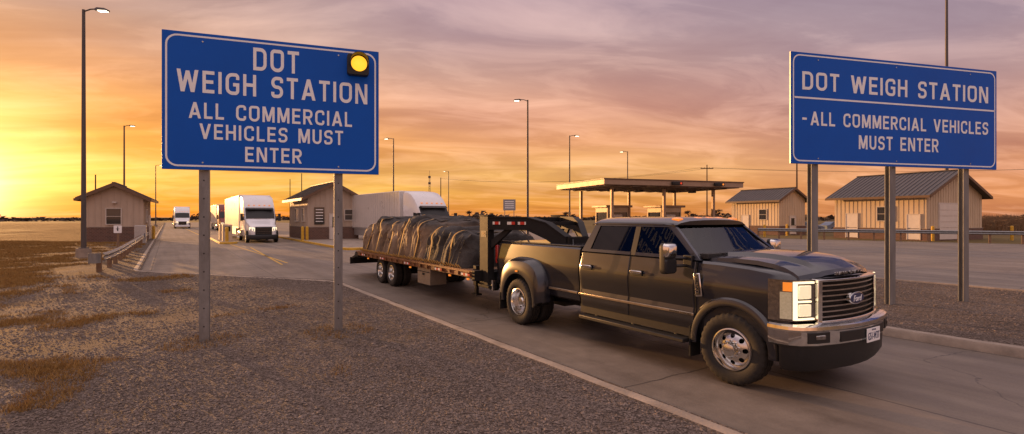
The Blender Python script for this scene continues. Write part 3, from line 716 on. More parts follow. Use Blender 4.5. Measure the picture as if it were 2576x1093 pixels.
def door(x0,x1,name):
    d=empty(name,truck)
    b=MB()
    outer=[(y+.012,z) for y,z in dp]; inner=[(y-.01,z) for y,z in dp]
    def ring(x,inset=0): return [(x,-(y-inset),z) for y,z in outer]+[(x,-y,z) for y,z in inner[::-1]]
    b.rings([ring(x0,.009),ring(x0+.010),ring(x1-.010),ring(x1,.009)])
    b.obj('door_skin','paint',d,18)
    hx=x0+.16
    b=MB(); b.box((hx,-.993,1.235),(.21,.012,.085)); b.obj('handle_cup','trim',d,30,.02)
    b=MB(); b.box((hx,-1.018,1.245),(.22,.022,.042)); b.box((hx-.09,-1.004,1.245),(.03,.02,.035)); b.box((hx+.09,-1.004,1.245),(.03,.02,.035)); b.obj('handle','chrome',d,30,.01)
    return d
door(1.670,2.735,'rear_door'); door(2.763,3.920,'front_door')
for xx in (2.749,1.657,3.934):
    b=MB(); rr=[[(xx+a,-(y+.006),z) for a in (-.013,.013)] for y,z in dp]; b.rings(rr,closed=False,cap=False)
    b.obj('shut_line_shade','black',truck,0)  # black strips paint the shade in the gaps round the doors
b=MB(); b.b2((1.62,-1.0,.755),(3.93,-.975,.795)); b.obj('side_stripe','champ',truck,30,.008)  # pale metallic stripe along the lower body side
b=MB(); b.b2((.76,-.985,.755),(1.56,-.955,.795)); b.obj('side_stripe','champ',truck,30,.008)
text('side_badge','POWER STROKE',.36,.028,'trim',truck,FM(3.72,-1.003,.775),.002)
b=MB(); b.b2((1.75,-1.10,.40),(3.85,-.90,.455))
for x in (2.0,2.8,3.6): b.box((x,-.8,.45),(.06,.3,.05))
b.obj('running_board','trim',truck,30,.01)
b=MB(); b.b2((1.62,-.955,.47),(3.92,.955,.60)); b.b2((-1.0,-.45,.42),(4.9,-.33,.6)); b.b2((-1.0,.33,.42),(4.9,.45,.6)); b.cyl((0,-.8,.435),(0,.8,.435),.07); b.cyl((4.47,-.8,.435),(4.47,.8,.435),.06); b.cyl((0,0,.435),(0,0,.44),.2,n=16)
b.box((0,0,.435),(.35,.35,.32)); b.obj('chassis','trim',truck,30)
b=MB()
def bsec(x,w):
    half=[(0,.62),(w-.1,.60),(w-.03,.64),(w-.008,.74),(w+.002,.80),(w-.01,.86),(w+.004,1.02),(w+.014,1.15),(w+.002,1.235),(w-.015,1.40),(w-.03,1.50),(w-.06,1.535),(w-.12,1.54),(0,1.54)]
    return [(x,-y,z) for y,z in half]+[(x,y,z) for y,z in half[-2:0:-1]]
b.rings([bsec(-1.12,.93),bsec(-1.09,.945),bsec(-1.0,.955),bsec(1.5,.955),bsec(1.565,.95)])
o=b.obj('cargo_bed','paint',truck,28)
cs=[]
c=MB(); c.b2((-1.3,-.80,.95),(1.50,.80,1.8)); cs.append(c.obj('c','trim'))
for sg in (-1,1):
    c=MB(); c.cyl((0,sg*.55,.46),(0,sg*1.3,.46),.51,n=64); cs.append(c.obj('c','trim'))
boolcut(o,cs)
b=MB()
for sg in (-1,1): b.b2((-1.1,sg*.815,1.54),(1.55,sg*.905,1.556))
b.b2((1.49,-.81,1.54),(1.555,.81,1.556)); b.obj('bed_rail_cap','trim',truck,30,.006)
b=MB(); b.b2((-1.17,-.79,.78),(-1.10,.79,1.53)); b.box((-1.175,0,1.40),(.02,.35,.07),1); b.obj('tailgate',['paint','trim'],truck,30,.015)
for sg in (-1,1):
    b=MB(); b.b2((-1.15,sg*.83,1.08),(-1.06,sg*.960,1.46)); b.obj('tail_light','red',truck,30,.015)
b=MB(); b.sweep([(-1.0,-.97),(-1.15,-.95),(-1.28,-.85),(-1.33,-.5),(-1.33,.5),(-1.28,.85),(-1.15,.95),(-1.0,.97)],[(0,.52),(.02,.56),(.02,.70),(-.0,.74),(-.12,.74),(-.12,.52)]); b.obj('rear_bumper','chrome',truck,40)
def flare(name,cx,cz,prof,a0,a1,sx,sz,sg,n=36):
    b=MB(); rr=[]
    for i in range(n+1):
        a=R(a0+(a1-a0)*i/n); ring=[]
        for r,y,k in prof:
            ex=1+(sx-1)*k; ez=1+(sz-1)*k
            c_,s_=math.cos(a),math.sin(a)
            pw=1-.36*k
            c2=math.copysign(abs(c_)**pw,c_); s2=math.copysign(abs(s_)**pw,s_)
            ring.append((cx+r*c2*ex,sg*y,max(.50,cz+r*s2*ez) if k>.3 else cz+r*s_))
        rr.append(ring)
    b.rings(rr); return b.obj(name,'paint',truck,30)
for sg in (-1,1):
    flare('rear_fender',0,.46,[(.505,.80,0),(.505,1.150,0),(.515,1.168,0),(.56,1.172,.25),(.62,1.16,.5),(.67,1.125,.9),(.705,1.06,1),(.725,.99,1),(.735,.93,1),(.65,.90,1)],-6,186,1.0,1.12,sg)
    flare('front_fender_flare',4.47,.46,[(.495,.80,0),(.495,1.0,0),(.505,1.012,0),(.54,1.012,.0),(.58,1.0,.1),(.61,.965,.2),(.58,.93,.2)],-4,184,1.0,1.0,sg)
for sg in (-1,1):
    b=MB(); b.b2((3.86,sg*.80,.22),(3.885,sg*1.0,.62)); b.obj('mud_flap','black',truck,0)
    b=MB(); b.b2((-.60,sg*.66,.22),(-.58,sg*1.18,.55)); b.obj('mud_flap','black',truck,0)
b=MB(); b.box((.0,-1.172,1.02),(.07,.02,.03)); b.obj('side_marker_lamp','amber',truck,0)
wheel(truck,(4.47,-.875,.435),True,RF,steer=R(4)); wheel(truck,(4.47,.875,.435),False,RF,steer=R(4))
wheel(truck,(0,-1.020,.435),True,RB,True); wheel(truck,(0,1.020,.435),False,RB,True)
for sg in (-1,1):
    mr=empty('side_mirror',truck)
    b=MB(); b.tube([(3.78,sg*.93,1.50),(3.70,sg*1.12,1.50)],.022); b.tube([(3.78,sg*.93,1.40),(3.70,sg*1.12,1.40)],.022); b.box((3.80,sg*.93,1.45),(.14,.05,.18)); b.obj('mirror_arm','trim',mr,30,.008)
    def mring(x,ww,hh,cz=1.50): return [(x,sg*1.19+u*ww,cz+v*hh) for u,v in rrect(-1,1,-1,1,.35,4)]
    b=MB(); b.rings([mring(3.635,.105,.20),mring(3.67,.112,.205),mring(3.72,.108,.20)]); b.rings([mring(3.632,.09,.18),mring(3.631,.001,.001)],1,cap=False); b.obj('mirror_housing',['trim','cabin'],mr,40)
    b=MB(); b.rings([mring(3.70,.114,.095,1.605),mring(3.745,.10,.085,1.605),mring(3.765,.07,.06,1.605)]); b.obj('mirror_cap','chrome',mr,50)
    b=MB(); b.rings([mring(3.72,.106,.10,1.40),mring(3.745,.095,.085,1.40)]); b.obj('mirror_base','trim',mr,40)
gr=empty('grille',truck)
def xg(y): return 5.43-.20*(abs(y)/.95)**2
def bandf(b,y0,y1,z0,z1,out,th,m=0,n=8):
    rr=[]
    for i in range(n+1):
        y=y0+(y1-y0)*i/n; x=xg(y)+out; rr.append([(x-th,y,z0),(x,y,z0+.006),(x,y,z1-.006),(x-th,y,z1)])
    b.rings(rr,m)
b=MB(); bandf(b,-.62,.62,.86,1.33,-.05,.03,n=10); b.obj('grille_backing','black',gr,40)
b=MB()
for i in range(7):
    z=.905+.059*i; bandf(b,-.60,.60,z,z+.028,.0,.05,n=12)
b.obj('grille_slats','alloy',gr,40)
b=MB(); bandf(b,-.655,.655,1.315,1.35,.025,.08,n=12); bandf(b,-.655,.655,.86,.885,.02,.08,n=12); bandf(b,-.665,-.61,.86,1.35,.020,.08,n=2); bandf(b,.61,.665,.86,1.35,.020,.08,n=2)
b.obj('grille_surround','chrome',gr,40,.004)
em=empty('emblem',truck)
def oval(b,a,c,x0,x1,m=0): b.prism([(a*math.cos(t*math.pi/16),1.10+c*math.sin(t*math.pi/16)) for t in range(32)],lambda u,v,d:(d,u,v),x0,x1,m)
b=MB(); oval(b,.165,.072,5.40,5.448); b.obj('emblem_ring','chrome',em,30,.004)
b=MB(); oval(b,.150,.058,5.448,5.453); b.obj('emblem_field','blue',em,30)
FX=lambda x,y,z:Matrix.Translation((x,y,z))@Matrix.Rotation(R(90),4,'Z')@Matrix.Rotation(R(90),4,'X')
text('emblem_lettering','Ford',.19,.068,'swhite',em,FX(5.455,0,1.098),.004,.0,.25)
text('hood_lettering','SUPER DUTY',.62,.034,'hsg',truck,FX(5.352,0,1.393),.014)
for sg in (-1,1):
    hl=empty('headlight',truck)
    def hx(y): 
        a=abs(y); return 5.415-(.20*(a/.95)**2)-(max(0,a-.90)/.10)**2*.15
    def hb(b,y0,y1,z0,z1,o0,o1,m=0,n=8):
        rr=[]
        for i in range(n+1):
            y=y0+(y1-y0)*i/n; rr.append([(hx(y)+o0,sg*y,z0),(hx(y)+o1,sg*y,z0),(hx(y)+o1,sg*y,z1),(hx(y)+o0,sg*y,z1)])
        b.rings(rr,m)
    b=MB(); hb(b,.67,.99,.885,1.345,-.12,0,n=12); b.obj('headlight_housing','hsg',hl,30)
    for z0,z1 in ((1.135,1.285),(.94,1.075)):
        b=MB(); hb(b,.735,.885,z0,z1,.001,.018,n=3); b.obj('headlight_projector','lens',hl,30,.012)
    b=MB(); hb(b,.70,.93,1.305,1.328,.002,.02); hb(b,.70,.93,.90,.92,.002,.02); hb(b,.905,.93,.92,1.305,.002,.02,n=2); hb(b,.735,.905,1.095,1.115,.002,.018); b.obj('running_light','drl',hl,30)
    b=MB(); hb(b,.94,.975,1.22,1.32,.002,.014,n=5); b.obj('turn_signal','amber',hl,30)
    b=MB(); hb(b,.94,.985,.91,1.21,.002,.010,n=5); b.obj('headlight_side_lens','lens2',hl,30)
bp=[(4.99,-1.005),(5.10,-1.015),(5.21,-1.0),(5.30,-.94),(5.385,-.80),(5.47,-.5),(5.52,-.2),(5.527,0),(5.52,.2),(5.47,.5),(5.385,.80),(5.30,.94),(5.21,1.0),(5.10,1.015),(4.99,1.005)]
b=MB(); b.sweep(bp,[(-.10,.62),(.005,.62),(.03,.64),(.036,.70),(.036,.79),(.05,.81),(.046,.845),(.01,.862),(-.10,.865)]); b.obj('front_bumper','chrome',truck,25)
b=MB(); b.sweep(bp[5:10],[(.0,.655),(.045,.66),(.045,.775),(.0,.78)]); b.obj('bumper_insert','trim',truck,30,.006)
b=MB(); b.sweep([(5.332,-.89),(5.385,-.80),(5.430,-.64)],[(0,.66),(.045,.665),(.045,.785),(0,.79)]); b.obj('bumper_insert','trim',truck,30,.006)
b=MB(); b.sweep([(5.430,.64),(5.385,.80),(5.332,.89)],[(0,.66),(.045,.665),(.045,.785),(0,.79)]); b.obj('bumper_insert','trim',truck,30,.006)
for y in (-.78,.78): b=MB(); b.box((5.437,y,.73),(.02,.12,.05),rz=-.42 if y<0 else .42); b.obj('fog_light','hsg',truck,30,.01)
b=MB(); b.sweep(bp[1:-1],[(-.12,.36),(-.05,.34),(-.01,.40),(.0,.619),(-.12,.619)]); b.obj('air_dam','trim',truck,40)
pl=empty('licence_plate',truck)
b=MB(); b.box((5.585,.08,.685),(.008,.31,.16)); b.obj('plate_sheet','swhite',pl,30,.003)
text('plate_number','G51-W3T',.27,.085,'blue',pl,FX(5.591,.08,.675),.003)
text('plate_header','TEXAS',.10,.018,'blue',pl,FX(5.591,.08,.745),.003)
b=MB(); b.box((4.0,-.995,1.17),(.10,.025,.30),ry=R(-8)); b.obj('fender_vent','chrome',truck,30,.01)
b=MB(); b.box((4.0,-1.0,1.17),(.07,.025,.26),ry=R(-8)); b.obj('vent_insert','trim',truck,30,.008)
text('fender_badge','F-350',.21,.05,'chrome',truck,Matrix.Translation((3.998,-1.016,1.17))@Matrix.Rotation(R(82),4,'Y')@Matrix.Rotation(R(90),4,'X'),.006)
# ------------------------------------------------------------------ gooseneck trailer
OFF=(5.5,0,0)
TL=Matrix.Translation(TO)@Matrix.Rotation(AX,4,'Z')@Matrix.Translation((-5.5,0,0))
tr=thing('gooseneck_trailer','black gooseneck flatbed trailer with timber deck and tandem dual axles','trailer',TL.translation,AX)
def T(): return MB(OFF)
b=T(); b.b2((-9.9,-1.18,.86),(-1.62,1.18,.90)); 
b.obj('deck','wood',tr,0)
b=T()
for sg in (-1,1): b.b2((-9.6,sg*.45,.56),(-1.4,sg*.55,.86))
b.b2((-1.62,-1.28,.70),(-1.50,1.28,.92)); b.b2((-9.98,-1.28,.70),(-9.9,1.28,.90))
for i in range(19):
    x=-9.6+i*.43; b.b2((x,-1.18,.76),(x+.06,1.18,.855))
b.obj('frame','steelblk',tr,0)
for sg in (-1,1):
    b=T(); b.b2((-9.90,sg*1.18,.76),(-1.62,sg*1.28,.91))
    for i in range(19):
        x=-9.6+i*.43; b.b2((x,sg*1.281,.78),(x+.09,sg*1.32,.90))
    b.b2((-9.9,sg*1.32,.875),(-1.62,sg*1.345,.905))
    b.obj('side_rail','rail',tr,0)
b=T()
for x in (-9.3,-7.4,-5.4,-3.4,-2.0): b.b2((x,-1.348,.80),(x+.4,-1.346,.85))
b.obj('reflective_tape','refl',tr,0)
for x in (-8.6,-5.0,-2.6,-1.7): b=T(); b.box((x,-1.33,.73),(.08,.03,.04)); b.obj('marker_lamp','amber',tr,0)
b=T(); b.hexa([(-10.9,-1.2,.55),(-9.98,-1.2,.78),(-9.98,1.2,.78),(-10.9,1.2,.55),(-10.9,-1.2,.62),(-9.98,-1.2,.88),(-9.98,1.2,.88),(-10.9,1.2,.62)])
for y in (-1.0,-.4,.4,1.0):
    b.b2((-10.6,y-.18,.70),(-9.9,y-.12,.78)); b.b2((-10.6,y+.12,.70),(-9.9,y+.18,.78))
    for k in range(4): b.b2((-10.55+k*.17,y-.18,.79),(-10.5+k*.17,y+.18,.83))
b.b2((-10.95,-1.25,.38),(-10.88,1.25,.62)); b.obj('loading_ramp','steelblk',tr,0)
for x in (-7.75,-6.78):
    for near in (True,False): wheel(tr,(x+5.5,-1.10 if near else 1.10,.40),near,RB,True,sc=.92)
b=T()
for x in (-7.75,-6.78): b.cyl((x,-1,.40),(x,1,.40),.06)
for sg in (-1,1): b.b2((-8.3,sg*.46,.44),(-6.2,sg*.54,.56))
b.obj('axle','steelblk',tr)
b=T(); b.b2((-4.75,-1.22,.33),(-3.95,-.75,.80)); b.box((-4.35,-1.225,.66),(.76,.02,.02),1); b.box((-4.35,-1.235,.60),(.12,.03,.05),1); b.obj('toolbox',['toolbox','trim'],tr,30,.012)
for sg in (-1,1):
    b=T(); b.b2((-1.95,sg*.95,.55),(-1.82,sg*1.06,1.0)); b.b2((-1.93,sg*.97,.36),(-1.84,sg*1.04,.6)); b.b2((-2.0,sg*.93,.33),(-1.77,sg*1.08,.37)); b.obj('landing_leg','steelblk',tr,30,.006)
nk=empty('gooseneck',tr)
b=T()
for sg in (-1,1):
    b.b2((-1.62,sg*.92,.60),(-1.26,sg*1.08,2.12))
    b.b2((-1.66,sg*.90,.55),(-1.20,sg*1.10,.62)); b.b2((-1.64,sg*.91,2.12),(-1.23,sg*1.09,2.15))
    b.hexa([(-1.25,sg*.96,1.40),(-1.25,sg*1.02,1.40),(-.72,sg*.80,1.86),(-.72,sg*.74,1.86),(-1.25,sg*.96,1.60),(-1.25,sg*1.02,1.60),(-.92,sg*.84,1.86),(-.92,sg*.78,1.86)])
b.b2((-1.58,-.92,1.92),(-1.32,.92,2.1)); b.b2((-1.58,-.92,.72),(-1.36,.92,.9))
b.obj('neck_upright','steelblk',nk,30,.012)
b=T()
for sg in (-1,1):
    def q(x,y,z0,z1,w=.12): return [(x,sg*y-w/2,z0),(x,sg*y+w/2,z0),(x,sg*y+w/2,z1),(x,sg*y-w/2,z1)]
    ch=[(-1.26,1.0,1.84,2.10),(-.35,.62,1.84,2.09),(.05,.42,1.66,1.98),(.42,.22,1.40,1.70)]
    b.rings([q(x,y,a,c) for x,y,a,c in ch]); b.rings([q(x,y,a-.012,a+.012,.17) for x,y,a,c in ch]); b.rings([q(x,y,c-.012,c+.012,.17) for x,y,a,c in ch])
for xx in (-.95,-.2): b.b2((xx,-.5,1.93),(xx+.08,.5,2.0))
b.b2((.20,-.26,1.42),(.50,.26,1.70)); b.cyl((.32,0,.98),(.32,0,1.6),.065); b.cyl((.32,0,.95),(.32,0,1.2),.085)
b.b2((.1,-.2,.95),(.5,.2,1.0))
b.obj('neck_beam','steelblk',nk,30)
b=T()
for a,c in ((-1.15,.954),(-.8,.808),(-.55,.703)):
    dx=.18; dy=dx*.4176; k=.075
    b.hexa([(a,-(c+k),1.94),(a+dx,-(c+k-dy),1.94),(a+dx,-(c+k-.004-dy),1.94),(a,-(c+k-.004),1.94),(a,-(c+k),2.0),(a+dx,-(c+k-dy),2.0),(a+dx,-(c+k-.004-dy),2.0),(a,-(c+k-.004),2.0)])
b.obj('neck_reflector','refl',nk,0)
b=T(); b.tube([(.4,-.1,1.7),(.6,-.25,1.62),(.8,-.4,1.45),(.9,-.5,1.2)],.012,6); b.obj('brake_cable','trim',nk)
b=T(); b.b2((-1.55,-1.086,1.66),(-1.32,-1.082,1.80)); b.obj('badge_plate','trim',nk,0)
text('neck_badge','PJ',.11,.07,'champ',nk,FM(-1.435+5.5,-1.089,1.73),.003)
# tarp cargo
cg=thing('tarpaulin_load','crumpled dark tarpaulin over stacked pallets on the flatbed','cargo',tuple(TL@Vector((-.5,0,.9))),AX)
b=MB(); rows=[]; nx=400; nu=104; L0,L1=-3.8,3.75
def sm(a): a=max(0,min(1,a)); return a*a*(3-2*a)
stacks=[(-3.75,-2.75,.98,.07),(-2.75,-1.65,1.15,-.07),(-1.65,-.55,1.02,.07),(-.55,.55,1.18,.05),(.55,1.45,1.08,-.07),(1.45,2.6,.88,.06),(2.6,3.75,.80,-.06)]
def hgt(x):
    for a,c,hh,tilt in stacks:
        if a<=x<=c or (x<=a and a==-3.75) or (x>=c and c==3.75):
            m_=(a+c)/2; q=abs(x-m_)/((c-a)/2); e_=sm((q-.76)/.24); return (hh+tilt*(x-m_)/.5)*(1-.26*e_),e_
    return .9,0
for i in range(nx+1):
    q=i/nx; x=L0+(L1-L0)*q
    e=min(q,1-q); endf=min(1,(max(e,0)/.020))**.5
    H=(hgt(x-.04)[0]+hgt(x)[0]+hgt(x+.04)[0])/3; gap=hgt(x)[1]
    H*=(.12+.88*endf); wd=1.14*(.86+.14*endf)*(1-.05*gap); row=[]
    for j in range(nu+1):
        a=math.pi*j/nu; c=math.cos(a); s_=math.sin(a)
        sgn=-1 if c>0 else 1
        hs=H*abs(s_)**.20; frac=hs/max(.01,H)
        y=sgn*wd*(abs(c)**.26)*(1-.13*frac)
        zz=hs
        f1=abs(noise.noise(Vector((x*2.4+zz*1.3,zz*.5,sgn*3))))*2
        f2=abs(noise.noise(Vector((x*5.4-zz*1.8,zz*.8,sgn*7))))*2
        f3=noise.fractal(Vector((x*1.6,zz*1.6,y*1.3)),1,2,4)
        side=min(1,abs(c)**.26*1.15-.1)
        dsp=(.15*(.55-f1)+.09*(.5-f2))*(.45+.55*max(0,1-frac**3))+.07*f3
        y2=y+sgn*dsp*side
        top=(1-abs(noise.noise(Vector((x*2.6+y*1.4,y*2.2-x*.7,2))))*2.4)
        z2=zz+(.08*top+.06*f3)*min(1,abs(s_)*1.5)*frac-.03
        x2=x+.08*noise.noise(Vector((x*2,zz*3,y*2)))*min(1,zz*3)
        row.append((x2,max(-1.27,min(1.27,y2)),max(.012,z2)))
    rows.append(row)
b.rings(rows,closed=False,cap=False)
b.add(rows[0],[tuple(range(len(rows[0])))]); b.add(rows[-1],[tuple(range(len(rows[-1])))])
o=b.obj('tarpaulin','tarp',cg,40)
for gx in (-3.2,-2.2,-1.1,0.0,1.0,2.0,3.1):
    i=int((gx-L0)/(L1-L0)*nx); b=MB(); ring=[]
    for j in range(0,nu+1,3):
        x,y,z=rows[i][j]; ring.append([(gx-.035,y*1.03,z+.03),(gx+.035,y*1.03,z+.03)])
    b.rings(ring,closed=False,cap=False); b.obj('ratchet_strap','strap',cg,40)
b=MB()
for i in range(0,60):
    x=-3.7+i*.125; b.tube([(x,-1.24,.02),(x+.0625,-1.29,.08+.05*random.random()),(x+.125,-1.24,.02)],.010,5)
b.obj('lashing_rope','strap',cg)
# ------------------------------------------------------------------ semi trucks
def tsec(x,w,zb,zt):
    half=[(0,zb),(w-.05,zb),(w,zb+.1),(w,zt-.28),(w-.05,zt-.1),(w-.22,zt),(w*.4,zt+.03),(0,zt+.04)]
    return [(x,-y,z) for y,z in half]+[(x,y,z) for y,z in half[-2:0:-1]]
ST=[(0,.80,.55,1.20),(-.08,.92,.52,1.34),(-.35,1.02,.5,1.46),(-1.3,1.08,.5,1.68),(-1.6,1.16,.5,1.86),(-1.72,1.18,.5,1.98),(-2.28,1.20,.5,2.72),(-2.45,1.21,.5,3.0),(-2.9,1.22,.5,3.45),(-3.5,1.23,.5,3.85),(-4.1,1.24,.5,3.98),(-4.6,1.24,.5,4.0)]
swt=MB(); swt.lathe(TP(.27,.50,.28),n=40); swm=swt.mesh('semi_tyre','tyre',40)
srt=MB(); srt.lathe([(.29,-.10),(.29,-.12),(.27,-.12),(.25,-.04),(.15,-.06),(.12,-.13),(1e-4,-.14),(1e-4,.05),(.27,.05)],n=28); srm=srt.mesh('semi_rim','alloy',40)
def semi(label,s,t,yaw,visor=True,mt='white'):
    X,Y=W(s,t); r=thing('semi_truck',label,'semi truck',(X,Y,0),yaw,'semi trucks passing the weigh station')
    b=MB(); b.rings([tsec(*q) for q in ST]); o=b.obj('cab',mt,r,32)
    cs=[]
    for sg in (-1,1):
        c=MB(); c.cyl((-1.05,sg*.6,.52),(-1.05,sg*1.5,.52),.58,n=32); cs.append(c.obj('c','trim'))
    boolcut(o,cs)
    b=MB(); n=8; rows=[]
    for x,z in ((-1.66,1.95),(-2.31,2.82)):
        rows.append([(x-.10*(abs(v)**2)+.05,v*1.10,z+.06-.05*abs(v)**3) for v in [-1+2*i/n for i in range(n+1)]])
    b.rings(rows,closed=False,cap=False); b.obj('windshield','trim',r,60)
    for sg in (-1,1):
        b=MB(); b.prism([(-1.95,1.86),(-2.15,2.35),(-2.95,2.42),(-2.95,1.86)],lambda u,v,d,sg=sg:(u,sg*d,v),1.2,1.232)
        b.obj('door_window','pane',r,0)
    b=MB(); b.b2((-.05,-.62,.66),(.04,.62,1.29)); 
    b.obj('grille','black',r,30,.02)
    b=MB()
    for i in range(4): b.b2((.04,-.56,.78+i*.13),(.055,.56,.795+i*.13))
    b.obj('grille_bars','hsg',r,0)
    b=MB(); b.sweep([(-.45,-1.12),(-.15,-1.1),(.05,-.85),(.1,-.3),(.1,.3),(.05,.85),(-.15,1.1),(-.45,1.12)],[(0,.28),(.03,.32),(.03,.62),(0,.66),(-.15,.66),(-.15,.28)]); b.obj('bumper','trim' if visor else mt,r,40)
    for sg in (-1,1):
        b=MB(); b.rings([[(-.02,sg*.66,.95),(-.02,sg*.66,1.22),(-.05,sg*.80,1.25),(-.05,sg*.80,.98)],[(.03,sg*.66,.95),(.03,sg*.66,1.2),(-.0,sg*.82,1.24),(-.0,sg*.82,.98)],[(-.25,sg*.98,1.0),(-.25,sg*.98,1.2),(-.32,sg*1.03,1.26),(-.32,sg*1.03,1.06)]]); b.obj('headlight','drl',r,30)
        m_=MB(); m_.tube([(-1.75,sg*1.18,2.3),(-1.6,sg*1.42,2.3)],.02); m_.tube([(-1.75,sg*1.18,1.85),(-1.6,sg*1.42,1.85)],.02); m_.box((-1.6,sg*1.45,2.08),(.14,.2,.62)); m_.obj('side_mirror','trim',r,30,.03)
    if visor:
        b=MB(); b.hexa([(-2.2,-1.05,2.78),(-1.98,-1.0,2.74),(-1.98,1.0,2.74),(-2.2,1.05,2.78),(-2.3,-1.05,2.90),(-1.98,-1.0,2.77),(-1.98,1.0,2.77),(-2.3,1.05,2.90)]); b.obj('sun_visor','trim',r,0)
    for y in (-.8,-.4,0,.4,.8): b=MB(); b.box((-2.5,y,3.1),(.12,.12,.05)); b.obj('marker_light','amber',r,0)
    b=MB(); b.b2((-7.4,-.5,.7),(-4.5,.5,.98)); b.b2((-4.6,-1.1,.45),(-3.2,-.7,.8)); b.b2((-4.6,.7,.45),(-3.2,1.1,.8)); b.cyl((-2.9,-1.15,.75),(-4.5,-1.15,.75),.3,n=16,m=1); b.cyl((-2.9,1.15,.75),(-4.5,1.15,.75),.3,n=16,m=1); b.obj('chassis',['trim','alloy'],r,30)
    b=MB(); b.b2((-18.6,-1.29,1.12),(-5.2,1.29,4.06)); b.obj('trailer_box','boxwhite',r,30,.04)
    b=MB()
    for sg in (-1,1):
        for i in range(28): b.b2((-5.6-i*.47,sg*1.29,1.2),(-5.57-i*.47,sg*1.297,3.98))
        b.b2((-18.6,sg*1.29,1.10),(-5.2,sg*1.305,1.22)); b.b2((-15,sg*1.2,.5),(-8.2,sg*1.22,1.1))
    b.obj('trailer_ribs','alum',r,0)
    b=MB(); b.b2((-18.5,-.5,.8),(-13.5,.5,1.1)); b.b2((-18.65,-1.2,.5),(-18.55,1.2,.6)); b.obj('trailer_chassis','trim',r,0)
    for x in (-1.05,-5.9,-7.1,-16.2,-17.4):
        for sg in (-1,1):
            w=empty('wheel',r,(x,sg*1.08,.5),0 if sg<0 else math.pi); addmesh('tyre',swm,w); addmesh('rim',srm,w)
    return r
semi('white semi truck with box trailer driving beside the booth',46.6,6.5,AX,True)
semi('distant white semi truck with box trailer in the outer lane',112,2.2,AX,False)
semi('white sleeper cab semi truck with sunlit trailer behind the booth',32.0,15.95,AX+R(3),True)
semi('red semi truck with box trailer waiting far behind',88,7.6,AX,False,'dred')
